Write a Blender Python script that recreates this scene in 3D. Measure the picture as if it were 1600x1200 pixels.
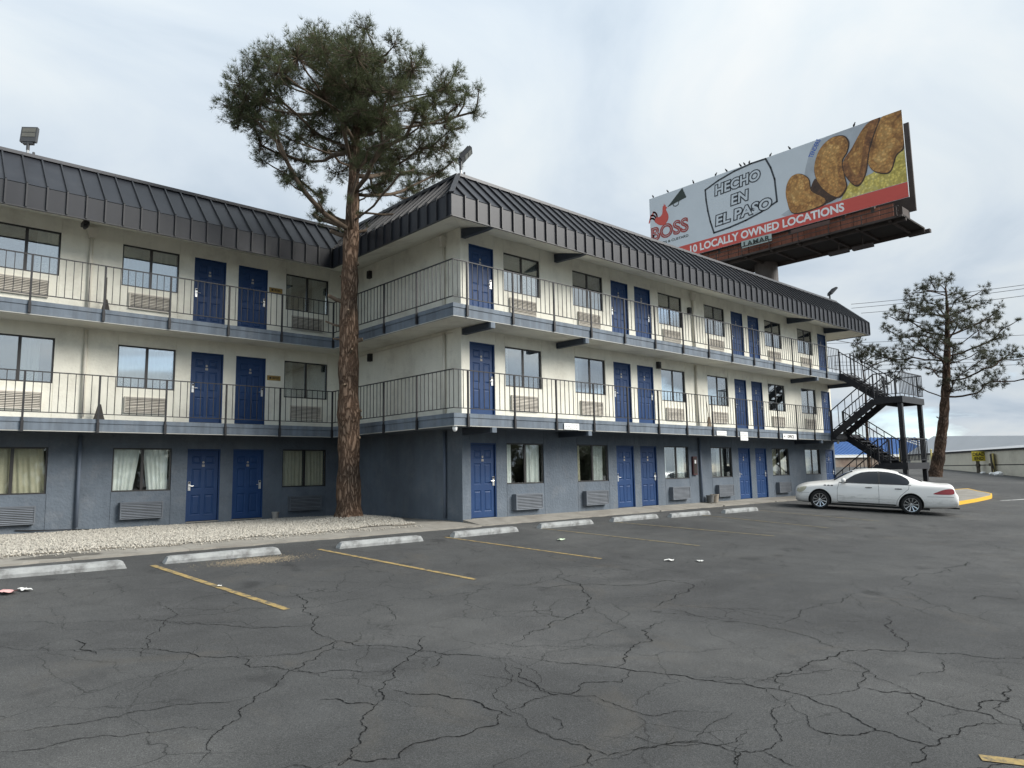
import bpy, bmesh, math, random
import numpy as np
from mathutils import Vector, Matrix, Quaternion
from mathutils.bvhtree import BVHTree

for o in list(bpy.data.objects):
    bpy.data.objects.remove(o)
SC = bpy.context.scene
COL = SC.collection
R = math.radians
random.seed(7)
rng = np.random.default_rng(11)

# ------------------------------------------------------------------ camera
cam_d = bpy.data.cameras.new('camera')
cam = bpy.data.objects.new('camera', cam_d)
COL.objects.link(cam)
cam_d.sensor_width = 36.0
cam_d.lens = 25.28
cam_d.clip_end = 3000
_r = Vector((0.7370289, -0.6756360, -0.0174448))
_u = Vector((-0.0698609, -0.1018312, 0.9923456))
_f = Vector((0.6722409, 0.7301687, 0.1222531))
m = Matrix((_r, _u, -_f)).transposed().to_4x4()
m.translation = Vector((-12.06898, -15.12296, 1.20626))
cam.matrix_world = m
SC.camera = cam
SC.render.resolution_x, SC.render.resolution_y = 1024, 768

# ------------------------------------------------------------------ sky, sun, exposure
SUN_TO = Vector((0.50, -0.70, 0.57)).normalized()
world = bpy.data.worlds.new('World')
SC.world = world
world.use_nodes = True
nt = world.node_tree
nt.nodes.clear()
def N(nt, typ, **kw):
    n = nt.nodes.new(typ)
    for k, v in kw.items():
        if k.startswith('i_'):
            n.inputs[k[2:].replace('_', ' ')].default_value = v
        else:
            setattr(n, k, v)
    return n
def ramp(nt, stops, interp='LINEAR'):
    n = nt.nodes.new('ShaderNodeValToRGB')
    cr = n.color_ramp
    cr.interpolation = interp
    while len(cr.elements) < len(stops):
        cr.elements.new(0.5)
    for e, (p, c) in zip(cr.elements, stops):
        e.position = p
        e.color = tuple(c) + (1,) if hasattr(c, '__len__') else (c, c, c, 1)
    return n
L = nt.links.new
w_out = N(nt, 'ShaderNodeOutputWorld')
w_bg = N(nt, 'ShaderNodeBackground')
w_bg.inputs['Strength'].default_value = 0.10
sky = N(nt, 'ShaderNodeTexSky', sky_type='NISHITA', sun_disc=False)
sky.sun_elevation = math.asin(SUN_TO.z)
sky.sun_rotation = math.atan2(SUN_TO.x, SUN_TO.y)
sky.altitude = 1100
tc = N(nt, 'ShaderNodeTexCoord')
sep = N(nt, 'ShaderNodeSeparateXYZ')
L(tc.outputs['Generated'], sep.inputs[0])
zz = N(nt, 'ShaderNodeMath', operation='MAXIMUM'); zz.inputs[1].default_value = 0.0
L(sep.outputs[2], zz.inputs[0])
za = N(nt, 'ShaderNodeMath', operation='ADD'); za.inputs[1].default_value = 0.16
L(zz.outputs[0], za.inputs[0])
dx = N(nt, 'ShaderNodeMath', operation='DIVIDE'); L(sep.outputs[0], dx.inputs[0]); L(za.outputs[0], dx.inputs[1])
dy = N(nt, 'ShaderNodeMath', operation='DIVIDE'); L(sep.outputs[1], dy.inputs[0]); L(za.outputs[0], dy.inputs[1])
cmb = N(nt, 'ShaderNodeCombineXYZ'); L(dx.outputs[0], cmb.inputs[0]); L(dy.outputs[0], cmb.inputs[1])
mp = N(nt, 'ShaderNodeMapping'); mp.inputs['Rotation'].default_value = (0, 0, R(-42)); mp.inputs['Scale'].default_value = (0.75, 1.25, 1); mp.inputs['Location'].default_value = (20.5, 3.3, 0)
L(cmb.outputs[0], mp.inputs[0])
n1 = N(nt, 'ShaderNodeTexNoise'); n1.inputs['Scale'].default_value = 1.45; n1.inputs['Detail'].default_value = 9; n1.inputs['Roughness'].default_value = 0.52; n1.inputs['Distortion'].default_value = 0.5
n2 = N(nt, 'ShaderNodeTexNoise'); n2.inputs['Scale'].default_value = 0.62; n2.inputs['Detail'].default_value = 7; n2.inputs['Roughness'].default_value = 0.55; n2.inputs['Distortion'].default_value = 0.7
L(mp.outputs[0], n1.inputs['Vector']); L(mp.outputs[0], n2.inputs['Vector'])
cl = ramp(nt, [(0.32, (1.50, 1.76, 2.04)), (0.45, (1.82, 2.05, 2.28)), (0.57, (2.06, 2.25, 2.39)), (0.70, (2.30, 2.40, 2.45))])
L(n1.outputs['Fac'], cl.inputs[0])
gap = ramp(nt, [(0.40, 0.10), (0.50, 1.0)])
zb_ = N(nt, 'ShaderNodeMath', operation='MULTIPLY_ADD'); zb_.inputs[1].default_value = 0.30; L(zz.outputs[0], zb_.inputs[0]); L(n2.outputs['Fac'], zb_.inputs[2])
zs_ = N(nt, 'ShaderNodeMath', operation='SUBTRACT'); zs_.inputs[1].default_value = 0.03; L(zb_.outputs[0], zs_.inputs[0])
L(zs_.outputs[0], gap.inputs[0])
skm = N(nt, 'ShaderNodeMix', data_type='RGBA')
L(gap.outputs[0], skm.inputs['Factor']); L(cl.outputs[0], skm.inputs[7])
tint = N(nt, 'ShaderNodeMix', data_type='RGBA', blend_type='MIX'); tint.inputs['Factor'].default_value = 0.45
L(sky.outputs[0], tint.inputs[6]); tint.inputs[7].default_value = (0.95, 1.75, 2.55, 1)
L(tint.outputs[2], skm.inputs[6])
# overcast skies brighten steadily from the horizon to the zenith
ov = N(nt, 'ShaderNodeMath', operation='MULTIPLY_ADD'); ov.inputs[1].default_value = 0.55; ov.inputs[2].default_value = 0.87; L(zz.outputs[0], ov.inputs[0])
zen = N(nt, 'ShaderNodeVectorMath', operation='SCALE'); L(skm.outputs[2], zen.inputs[0]); L(ov.outputs[0], zen.inputs['Scale'])
L(zen.outputs[0], w_bg.inputs['Color'])
L(w_bg.outputs[0], w_out.inputs[0])

sun_d = bpy.data.lights.new('sun', 'SUN')
sun_d.energy = 1.5
sun_d.angle = R(36)
sun_d.color = (1.0, 0.965, 0.91)
sun = bpy.data.objects.new('sun', sun_d)
COL.objects.link(sun)
sun.rotation_euler = SUN_TO.to_track_quat('Z', 'Y').to_euler()
SC.view_settings.view_transform = 'Standard'
SC.view_settings.look = 'None'
SC.view_settings.gamma = 1
SC.view_settings.use_curve_mapping = False
SC.view_settings.exposure = 1.80
try:
    SC.render.engine = 'CYCLES'
    SC.cycles.transparent_max_bounces = 12
    SC.cycles.max_bounces = 7
except Exception:
    pass

# ------------------------------------------------------------------ materials
def newmat(name):
    mt = bpy.data.materials.new(name)
    mt.use_nodes = True
    nt = mt.node_tree
    b = nt.nodes['Principled BSDF']
    return mt, nt, b
def pmat(name, col, rough=0.7, var=0.12, scale=4.0, bump=0.0, bscale=60.0, metal=0.0, spec=0.4, coat=0.0, streak=0.0, vary=0.0, dirt=None, dirt_amt=0.5, dirt_scale=2.5, detail=6):
    mt, nt, b = newmat(name)
    L = nt.links.new
    tc = N(nt, 'ShaderNodeTexCoord')
    ns = N(nt, 'ShaderNodeTexNoise'); ns.inputs['Scale'].default_value = scale; ns.inputs['Detail'].default_value = detail; ns.inputs['Roughness'].default_value = 0.6
    L(tc.outputs['Object'], ns.inputs['Vector'])
    lo = tuple(c * (1 - var) for c in col); hi = tuple(min(1, c * (1 + var)) for c in col)
    rp = ramp(nt, [(0.3, lo), (0.7, hi)])
    L(ns.outputs['Fac'], rp.inputs[0])
    out = rp.outputs[0]
    if streak:
        mpn = N(nt, 'ShaderNodeMapping'); mpn.inputs['Scale'].default_value = (6, 6, 0.45)
        L(tc.outputs['Object'], mpn.inputs[0])
        n3 = N(nt, 'ShaderNodeTexNoise'); n3.inputs['Scale'].default_value = 1.0; n3.inputs['Detail'].default_value = 5
        L(mpn.outputs[0], n3.inputs['Vector'])
        r3 = ramp(nt, [(0.42, 1 - streak), (0.62, 1.0)])
        L(n3.outputs['Fac'], r3.inputs[0])
        mx = N(nt, 'ShaderNodeMix', data_type='RGBA', blend_type='MULTIPLY'); mx.inputs['Factor'].default_value = 1
        L(out, mx.inputs[6]); L(r3.outputs[0], mx.inputs[7]); out = mx.outputs[2]
    if dirt:
        n4 = N(nt, 'ShaderNodeTexNoise'); n4.inputs['Scale'].default_value = dirt_scale; n4.inputs['Detail'].default_value = 9; n4.inputs['Roughness'].default_value = 0.68
        L(tc.outputs['Object'], n4.inputs['Vector'])
        r4 = ramp(nt, [(0.5, 0), (0.68, dirt_amt)])
        L(n4.outputs['Fac'], r4.inputs[0])
        mx = N(nt, 'ShaderNodeMix', data_type='RGBA')
        L(r4.outputs[0], mx.inputs['Factor']); L(out, mx.inputs[6]); mx.inputs[7].default_value = tuple(dirt) + (1,); out = mx.outputs[2]
    if vary:
        oi = N(nt, 'ShaderNodeObjectInfo')
        mr = N(nt, 'ShaderNodeMapRange'); mr.inputs['To Min'].default_value = 1 - vary; mr.inputs['To Max'].default_value = 1 + vary
        L(oi.outputs['Random'], mr.inputs['Value'])
        vm = N(nt, 'ShaderNodeVectorMath', operation='SCALE'); L(out, vm.inputs[0]); L(mr.outputs[0], vm.inputs['Scale']); out = vm.outputs[0]
    L(out, b.inputs['Base Color'])
    b.inputs['Roughness'].default_value = rough
    b.inputs['Metallic'].default_value = metal
    b.inputs['Specular IOR Level'].default_value = spec
    b.inputs['Coat Weight'].default_value = coat
    if bump:
        nb = N(nt, 'ShaderNodeTexNoise'); nb.inputs['Scale'].default_value = bscale; nb.inputs['Detail'].default_value = 4
        L(tc.outputs['Object'], nb.inputs['Vector'])
        bp = N(nt, 'ShaderNodeBump'); bp.inputs['Strength'].default_value = bump; bp.inputs['Distance'].default_value = 0.02
        L(nb.outputs['Fac'], bp.inputs['Height']); L(bp.outputs[0], b.inputs['Normal'])
    return mt
def glassmat(name, refl, tint, rough=0.02):
    mt, nt, b = newmat(name)
    nt.nodes.remove(b)
    L = nt.links.new
    out = nt.nodes['Material Output']
    tr = N(nt, 'ShaderNodeBsdfTransparent'); tr.inputs[0].default_value = tuple(tint) + (1,)
    gl = N(nt, 'ShaderNodeBsdfGlossy'); gl.inputs['Roughness'].default_value = rough; gl.inputs[0].default_value = (0.95, 0.98, 1, 1)
    tcn = N(nt, 'ShaderNodeTexCoord')
    nb = N(nt, 'ShaderNodeTexNoise'); nb.inputs['Scale'].default_value = 0.9; nb.inputs['Detail'].default_value = 0
    L(tcn.outputs['Object'], nb.inputs['Vector'])
    bp = N(nt, 'ShaderNodeBump'); bp.inputs['Strength'].default_value = 0.06; bp.inputs['Distance'].default_value = 0.05
    L(nb.outputs['Fac'], bp.inputs['Height']); L(bp.outputs[0], gl.inputs['Normal'])
    lw = N(nt, 'ShaderNodeLayerWeight'); lw.inputs[0].default_value = 0.25
    mr = N(nt, 'ShaderNodeMapRange'); mr.inputs['To Min'].default_value = refl; mr.inputs['To Max'].default_value = min(1, refl + 0.55)
    L(lw.outputs['Fresnel'], mr.inputs['Value'])
    mx = N(nt, 'ShaderNodeMixShader'); L(mr.outputs[0], mx.inputs[0]); L(tr.outputs[0], mx.inputs[1]); L(gl.outputs[0], mx.inputs[2])
    L(mx.outputs[0], out.inputs['Surface'])
    return mt
M = {}
M['cream'] = pmat('cream_stucco', (0.80, 0.775, 0.67), 0.9, 0.05, 1.3, 0.5, 18, streak=0.035, dirt=(0.45, 0.41, 0.34), dirt_amt=0.38, dirt_scale=1.4, spec=0.2)
M['soffit'] = pmat('cream_soffit', (0.74, 0.71, 0.61), 0.9, 0.07, 0.9, 0.2, 40, spec=0.2, dirt=(0.36, 0.31, 0.24), dirt_amt=0.4, dirt_scale=1.1)
M['grey'] = pmat('slate_stucco', (0.128, 0.152, 0.180), 0.88, 0.12, 1.6, 1.0, 15, streak=0.05, dirt=(0.20, 0.21, 0.225), dirt_amt=0.4, dirt_scale=1.8, spec=0.2)
M['fascia'] = pmat('slate_fascia_paint', (0.140, 0.170, 0.205), 0.62, 0.06, 1.5, 0.12, 30, streak=0.24, dirt=(0.24, 0.26, 0.28), dirt_amt=0.35, spec=0.3)
M['beam'] = pmat('charcoal_beam_paint', (0.045, 0.055, 0.072), 0.6, 0.08, 2, spec=0.3)
M['lip'] = pmat('pale_lip_paint', (0.42, 0.42, 0.39), 0.7, 0.1, 2, spec=0.3)
M['roof'] = pmat('charcoal_roof_metal', (0.021, 0.023, 0.029), 0.42, 0.14, 0.8, 0.05, 3, spec=0.35, streak=0.12, dirt=(0.038, 0.039, 0.042), dirt_amt=0.35, dirt_scale=1.6)
M['rib'] = pmat('charcoal_rib_metal', (0.012, 0.013, 0.016), 0.45, 0.1, 1.5, spec=0.5)
M['cap'] = pmat('grey_cap_metal', (0.055, 0.056, 0.062), 0.45, 0.08, 1.0, spec=0.5)
M['deck'] = pmat('roof_deck', (0.3, 0.29, 0.27), 0.9)
M['black'] = pmat('black_steel_paint', (0.018, 0.018, 0.02), 0.5, 0.25, 6, spec=0.4)
M['steel'] = pmat('stair_steel_paint', (0.014, 0.014, 0.017), 0.5, 0.3, 3, spec=0.4)
M['blue'] = pmat('royal_blue_door_paint', (0.0085, 0.040, 0.128), 0.5, 0.08, 2.5, spec=0.35, dirt=(0.022, 0.056, 0.13), dirt_amt=0.35, vary=0.16)
M['bronze'] = pmat('bronze_window_frame', (0.022, 0.02, 0.019), 0.45, 0.1, 3, spec=0.5)
M['silver'] = pmat('brushed_silver_lock', (0.72, 0.72, 0.70), 0.3, 0.06, 8, metal=0.85)
M['plate'] = pmat('grey_number_plate', (0.32, 0.30, 0.27), 0.5, 0.1, 8)
M['brass'] = pmat('brass_plaque', (0.33, 0.22, 0.075), 0.42, 0.25, 12, metal=0.5)
M['ink'] = pmat('dark_print', (0.03, 0.025, 0.02), 0.7)
M['acc'] = pmat('cream_grille', (0.56, 0.52, 0.45), 0.65, 0.08, 3, spec=0.3, vary=0.2)
M['acg'] = pmat('slate_grille', (0.14, 0.155, 0.175), 0.65, 0.1, 3, spec=0.3, vary=0.12)
M['acd'] = pmat('grille_recess', (0.05, 0.046, 0.04), 0.9)
M['sheer'] = pmat('white_sheer_curtain', (0.88, 0.89, 0.85), 0.95, 0.05, 6, spec=0.1)
M['beige'] = pmat('beige_lined_curtain', (0.62, 0.57, 0.43), 0.95, 0.08, 5, spec=0.1)
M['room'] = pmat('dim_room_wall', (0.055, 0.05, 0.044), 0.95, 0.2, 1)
M['glass_up'] = glassmat('reflective_window_glass', 0.42, (0.76, 0.80, 0.80))
M['glass_lo'] = glassmat('clear_window_glass', 0.07, (0.93, 0.95, 0.94))
M['concrete'] = pmat('walk_concrete', (0.26, 0.245, 0.215), 0.92, 0.14, 2.2, 0.35, 70, dirt=(0.17, 0.155, 0.135), dirt_amt=0.6, dirt_scale=1.3, spec=0.2)
M['stop'] = pmat('worn_white_concrete', (0.31, 0.32, 0.315), 0.9, 0.2, 6, 0.5, 60, dirt=(0.15, 0.15, 0.147), dirt_amt=0.9, dirt_scale=4, spec=0.2)
M['bed'] = pmat('gravel_bed_soil', (0.25, 0.225, 0.185), 0.95, 0.25, 12, 0.8, 90, spec=0.1)
M['pebble'] = pmat('cream_gravel', (0.385, 0.36, 0.31), 0.9, 0.50, 16, spec=0.2, detail=2)
M['white'] = pmat('white_sign_paint', (0.78, 0.78, 0.76), 0.6, 0.05, 5)
M['pipe_cream'] = pmat('cream_pipe_paint', (0.66, 0.62, 0.53), 0.7, 0.05, 3)
M['pipe_grey'] = pmat('slate_pipe_paint', (0.12, 0.145, 0.185), 0.7, 0.05, 3)
M['crack'] = pmat('open_crack', (0.016, 0.016, 0.016), 0.95, 0.3, 8, spec=0.05)
M['yellow'] = pmat('bright_yellow_kerb_paint', (0.72, 0.42, 0.03), 0.7, 0.08, 5, 0.2, 40, dirt=(0.4, 0.27, 0.06), dirt_amt=0.5)
M['tan'] = pmat('tan_block_wall', (0.60, 0.56, 0.46), 0.9, 0.08, 0.6, 0.2, 20, dirt=(0.3, 0.27, 0.21), dirt_amt=0.35, dirt_scale=0.5)
M['roofgrey'] = pmat('pale_grey_sheet_roof', (0.36, 0.37, 0.38), 0.6, 0.05, 0.4)
M['eave_shade_and_dark'] = pmat('eave_shade_and_dark_paint', (0.05, 0.048, 0.045), 0.7)  # near-black for the painted warehouse eave shade, its groove and the thin post
M['blueroof'] = pmat('bright_blue_sheet_roof', (0.045, 0.125, 0.33), 0.5, 0.1, 0.5)
M['brickw'] = pmat('brown_brick_wall', (0.20, 0.145, 0.115), 0.9, 0.25, 1.0, dirt=(0.42, 0.38, 0.31), dirt_amt=0.7, dirt_scale=0.35)
M['wood'] = pmat('weathered_post', (0.10, 0.085, 0.065), 0.9, 0.25, 6)
M['yellowpale'] = pmat('faded_yellow_paint', (0.62, 0.52, 0.20), 0.7, 0.1, 5)
M['yellowsign'] = pmat('yellow_sign_paint', (0.55, 0.44, 0.04), 0.6, 0.06, 5)
M['wire'] = pmat('power_wire', (0.05, 0.05, 0.055), 0.7)

def leafmat(name, col, var, scale):
    mt = pmat(name, col, 0.7, var, scale, spec=0.25, detail=4)
    nt = mt.node_tree; b = nt.nodes['Principled BSDF']; src = b.inputs['Base Color'].links[0].from_socket
    tl = N(nt, 'ShaderNodeBsdfTranslucent'); nt.links.new(src, tl.inputs[0])
    mx = N(nt, 'ShaderNodeMixShader'); mx.inputs[0].default_value = 0.35
    nt.links.new(b.outputs[0], mx.inputs[1]); nt.links.new(tl.outputs[0], mx.inputs[2]); nt.links.new(mx.outputs[0], nt.nodes['Material Output'].inputs['Surface'])
    return mt
def bark_mat(name, a, b_, sc):
    mt, nt, b = newmat(name)
    L = nt.links.new
    tc = N(nt, 'ShaderNodeTexCoord')
    mpn = N(nt, 'ShaderNodeMapping'); mpn.inputs['Scale'].default_value = (1, 1, 0.24)
    L(tc.outputs['Object'], mpn.inputs[0])
    v = N(nt, 'ShaderNodeTexVoronoi', feature='DISTANCE_TO_EDGE'); v.inputs['Scale'].default_value = sc
    nd = N(nt, 'ShaderNodeTexNoise'); nd.inputs['Scale'].default_value = 5; nd.inputs['Detail'].default_value = 6
    L(mpn.outputs[0], nd.inputs['Vector'])
    ad = N(nt, 'ShaderNodeMix', data_type='RGBA', blend_type='ADD'); ad.inputs['Factor'].default_value = 0.42
    L(mpn.outputs[0], ad.inputs[6]); L(nd.outputs['Color'], ad.inputs[7])
    L(ad.outputs[2], v.inputs['Vector'])
    rp = ramp(nt, [(0.0, tuple(c * 0.6 for c in a)), (0.07, a), (0.32, b_)])
    L(v.outputs['Distance'], rp.inputs[0])
    n2 = N(nt, 'ShaderNodeTexNoise'); n2.inputs['Scale'].default_value = 1.1; n2.inputs['Detail'].default_value = 8
    L(tc.outputs['Object'], n2.inputs['Vector'])
    r2 = ramp(nt, [(0.35, (0.55, 0.55, 0.56)), (0.7, (1.25, 1.1, 1.0))])
    L(n2.outputs['Fac'], r2.inputs[0])
    mx = N(nt, 'ShaderNodeMix', data_type='RGBA', blend_type='MULTIPLY'); mx.inputs['Factor'].default_value = 1
    L(rp.outputs[0], mx.inputs[6]); L(r2.outputs[0], mx.inputs[7]); L(mx.outputs[2], b.inputs['Base Color'])
    b.inputs['Roughness'].default_value = 0.95; b.inputs['Specular IOR Level'].default_value = 0.1
    bp = N(nt, 'ShaderNodeBump'); bp.inputs['Strength'].default_value = 1.0; bp.inputs['Distance'].default_value = 0.05
    sm = ramp(nt, [(0.0, 0.0), (0.18, 1.0)]); L(v.outputs['Distance'], sm.inputs[0])
    L(sm.outputs[0], bp.inputs['Height']); L(bp.outputs[0], b.inputs['Normal'])
    return mt
M['bark'] = bark_mat('pine_bark', (0.20, 0.142, 0.105), (0.29, 0.22, 0.165), 11)
M['bark2'] = bark_mat('brown_pine_bark', (0.085, 0.06, 0.045), (0.16, 0.118, 0.09), 10)
M['limb'] = pmat('pine_limb_bark', (0.13, 0.10, 0.075), 0.95, 0.35, 5, 0.6, 30, spec=0.1)
M['cutwood'] = pmat('pale_cut_wood', (0.36, 0.26, 0.17), 0.9, 0.2, 12)
M['needle'] = leafmat('pine_needles', (0.088, 0.102, 0.050), 0.45, 1.1)
M['needle2'] = leafmat('dark_pine_needles', (0.074, 0.078, 0.050), 0.4, 0.8)
M['cone'] = pmat('pine_cone_scales', (0.045, 0.03, 0.022), 0.9, 0.3, 20)

def asphalt_mat():
    mt, nt, b = newmat('cracked_asphalt')
    L = nt.links.new
    tc = N(nt, 'ShaderNodeTexCoord')
    P = tc.outputs['Object']
    def noise(s, d=5, r=0.6, dist=0.0):
        n = N(nt, 'ShaderNodeTexNoise'); n.inputs['Scale'].default_value = s; n.inputs['Detail'].default_value = d; n.inputs['Roughness'].default_value = r; n.inputs['Distortion'].default_value = dist
        L(P, n.inputs['Vector']); return n.outputs['Fac']
    def mul(a, bcol, fac=1.0):
        mx = N(nt, 'ShaderNodeMix', data_type='RGBA', blend_type='MULTIPLY'); mx.inputs['Factor'].default_value = fac
        L(a, mx.inputs[6]); L(bcol, mx.inputs[7]); return mx.outputs[2]
    big = ramp(nt, [(0.30, (0.044, 0.0445, 0.0445)), (0.5, (0.061, 0.062, 0.061)), (0.68, (0.084, 0.084, 0.081))]); L(noise(0.22, 8, 0.62, 0.6), big.inputs[0])
    mid = ramp(nt, [(0.3, 0.87), (0.7, 1.11)]); L(noise(1.7, 8, 0.65), mid.inputs[0])
    out = mul(big.outputs[0], mid.outputs[0])
    # long faint tyre-polished streaks across the lot
    mpn = N(nt, 'ShaderNodeMapping'); mpn.inputs['Rotation'].default_value = (0, 0, R(12)); mpn.inputs['Scale'].default_value = (0.16, 1.3, 1)
    L(P, mpn.inputs[0])
    ns = N(nt, 'ShaderNodeTexNoise'); ns.inputs['Scale'].default_value = 1.0; ns.inputs['Detail'].default_value = 6; L(mpn.outputs[0], ns.inputs['Vector'])
    st = ramp(nt, [(0.35, 0.93), (0.65, 1.06)]); L(ns.outputs['Fac'], st.inputs[0]); out = mul(out, st.outputs[0])
    fine = ramp(nt, [(0.3, 0.50), (0.5, 0.95), (0.70, 2.1)]); L(noise(120, 3, 0.8), fine.inputs[0]); out = mul(out, fine.outputs[0], 0.85)
    fin2 = ramp(nt, [(0.32, 0.60), (0.5, 0.98), (0.68, 1.55)]); L(noise(62, 5, 0.85), fin2.inputs[0]); out = mul(out, fin2.outputs[0])
    # fine alligator cracking in patches
    nd = N(nt, 'ShaderNodeTexNoise'); nd.inputs['Scale'].default_value = 1.6; nd.inputs['Detail'].default_value = 7; L(P, nd.inputs['Vector'])
    ad = N(nt, 'ShaderNodeMix', data_type='RGBA', blend_type='ADD'); ad.inputs['Factor'].default_value = 0.6
    L(P, ad.inputs[6]); L(nd.outputs['Color'], ad.inputs[7])
    v = N(nt, 'ShaderNodeTexVoronoi', feature='DISTANCE_TO_EDGE'); v.inputs['Scale'].default_value = 0.85; L(ad.outputs[2], v.inputs['Vector'])
    cr = ramp(nt, [(0.0, 0.0), (0.007, 1.0)]); L(v.outputs['Distance'], cr.inputs[0])
    msk = ramp(nt, [(0.40, 0.12), (0.58, 0.75)]); L(noise(0.5, 4), msk.inputs[0])
    mx = N(nt, 'ShaderNodeMix', data_type='RGBA', blend_type='MULTIPLY'); L(msk.outputs[0], mx.inputs['Factor']); L(out, mx.inputs[6]); L(cr.outputs[0], mx.inputs[7]); out = mx.outputs[2]
    # dusty tan stains
    dm = ramp(nt, [(0.56, 0.0), (0.76, 0.5)]); L(noise(0.6, 9, 0.7, 0.8), dm.inputs[0])
    mx = N(nt, 'ShaderNodeMix', data_type='RGBA'); L(dm.outputs[0], mx.inputs['Factor']); L(out, mx.inputs[6]); mx.inputs[7].default_value = (0.10, 0.09, 0.074, 1); out = mx.outputs[2]
    # dark oil drips
    om = ramp(nt, [(0.65, 0.0), (0.73, 0.6)]); L(noise(1.15, 3, 0.5), om.inputs[0])
    mx = N(nt, 'ShaderNodeMix', data_type='RGBA'); L(om.outputs[0], mx.inputs['Factor']); L(out, mx.inputs[6]); mx.inputs[7].default_value = (0.024, 0.024, 0.0245, 1); out = mx.outputs[2]
    L(out, b.inputs['Base Color'])
    b.inputs['Roughness'].default_value = 0.86; b.inputs['Specular IOR Level'].default_value = 0.28
    bp = N(nt, 'ShaderNodeBump'); bp.inputs['Strength'].default_value = 0.55; bp.inputs['Distance'].default_value = 0.012
    L(noise(130, 4, 0.75), bp.inputs['Height']); L(bp.outputs[0], b.inputs['Normal'])
    return mt
M['asphalt'] = asphalt_mat()
def line_mat(name, col, wear):
    mt, nt, b = newmat(name)
    L = nt.links.new
    out = nt.nodes['Material Output']
    tc = N(nt, 'ShaderNodeTexCoord')
    n = N(nt, 'ShaderNodeTexNoise'); n.inputs['Scale'].default_value = 9; n.inputs['Detail'].default_value = 10; n.inputs['Roughness'].default_value = 0.75
    L(tc.outputs['Object'], n.inputs['Vector'])
    r = ramp(nt, [(wear - 0.08, 0.0), (wear + 0.08, 1.0)]); L(n.outputs['Fac'], r.inputs[0])
    mx = N(nt, 'ShaderNodeMix', data_type='RGBA'); L(r.outputs[0], mx.inputs['Factor']); mx.inputs[6].default_value = (0.075, 0.07, 0.06, 1); mx.inputs[7].default_value = tuple(col) + (1,)
    L(mx.outputs[2], b.inputs['Base Color']); b.inputs['Roughness'].default_value = 0.85
    return mt
M['line_near'] = line_mat('worn_yellow_paint', (0.33, 0.235, 0.085), 0.47)
M['line_far'] = line_mat('faded_yellow_line_paint', (0.24, 0.195, 0.10), 0.49)
M['line_white'] = line_mat('worn_white_paint', (0.55, 0.55, 0.53), 0.44)

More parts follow.
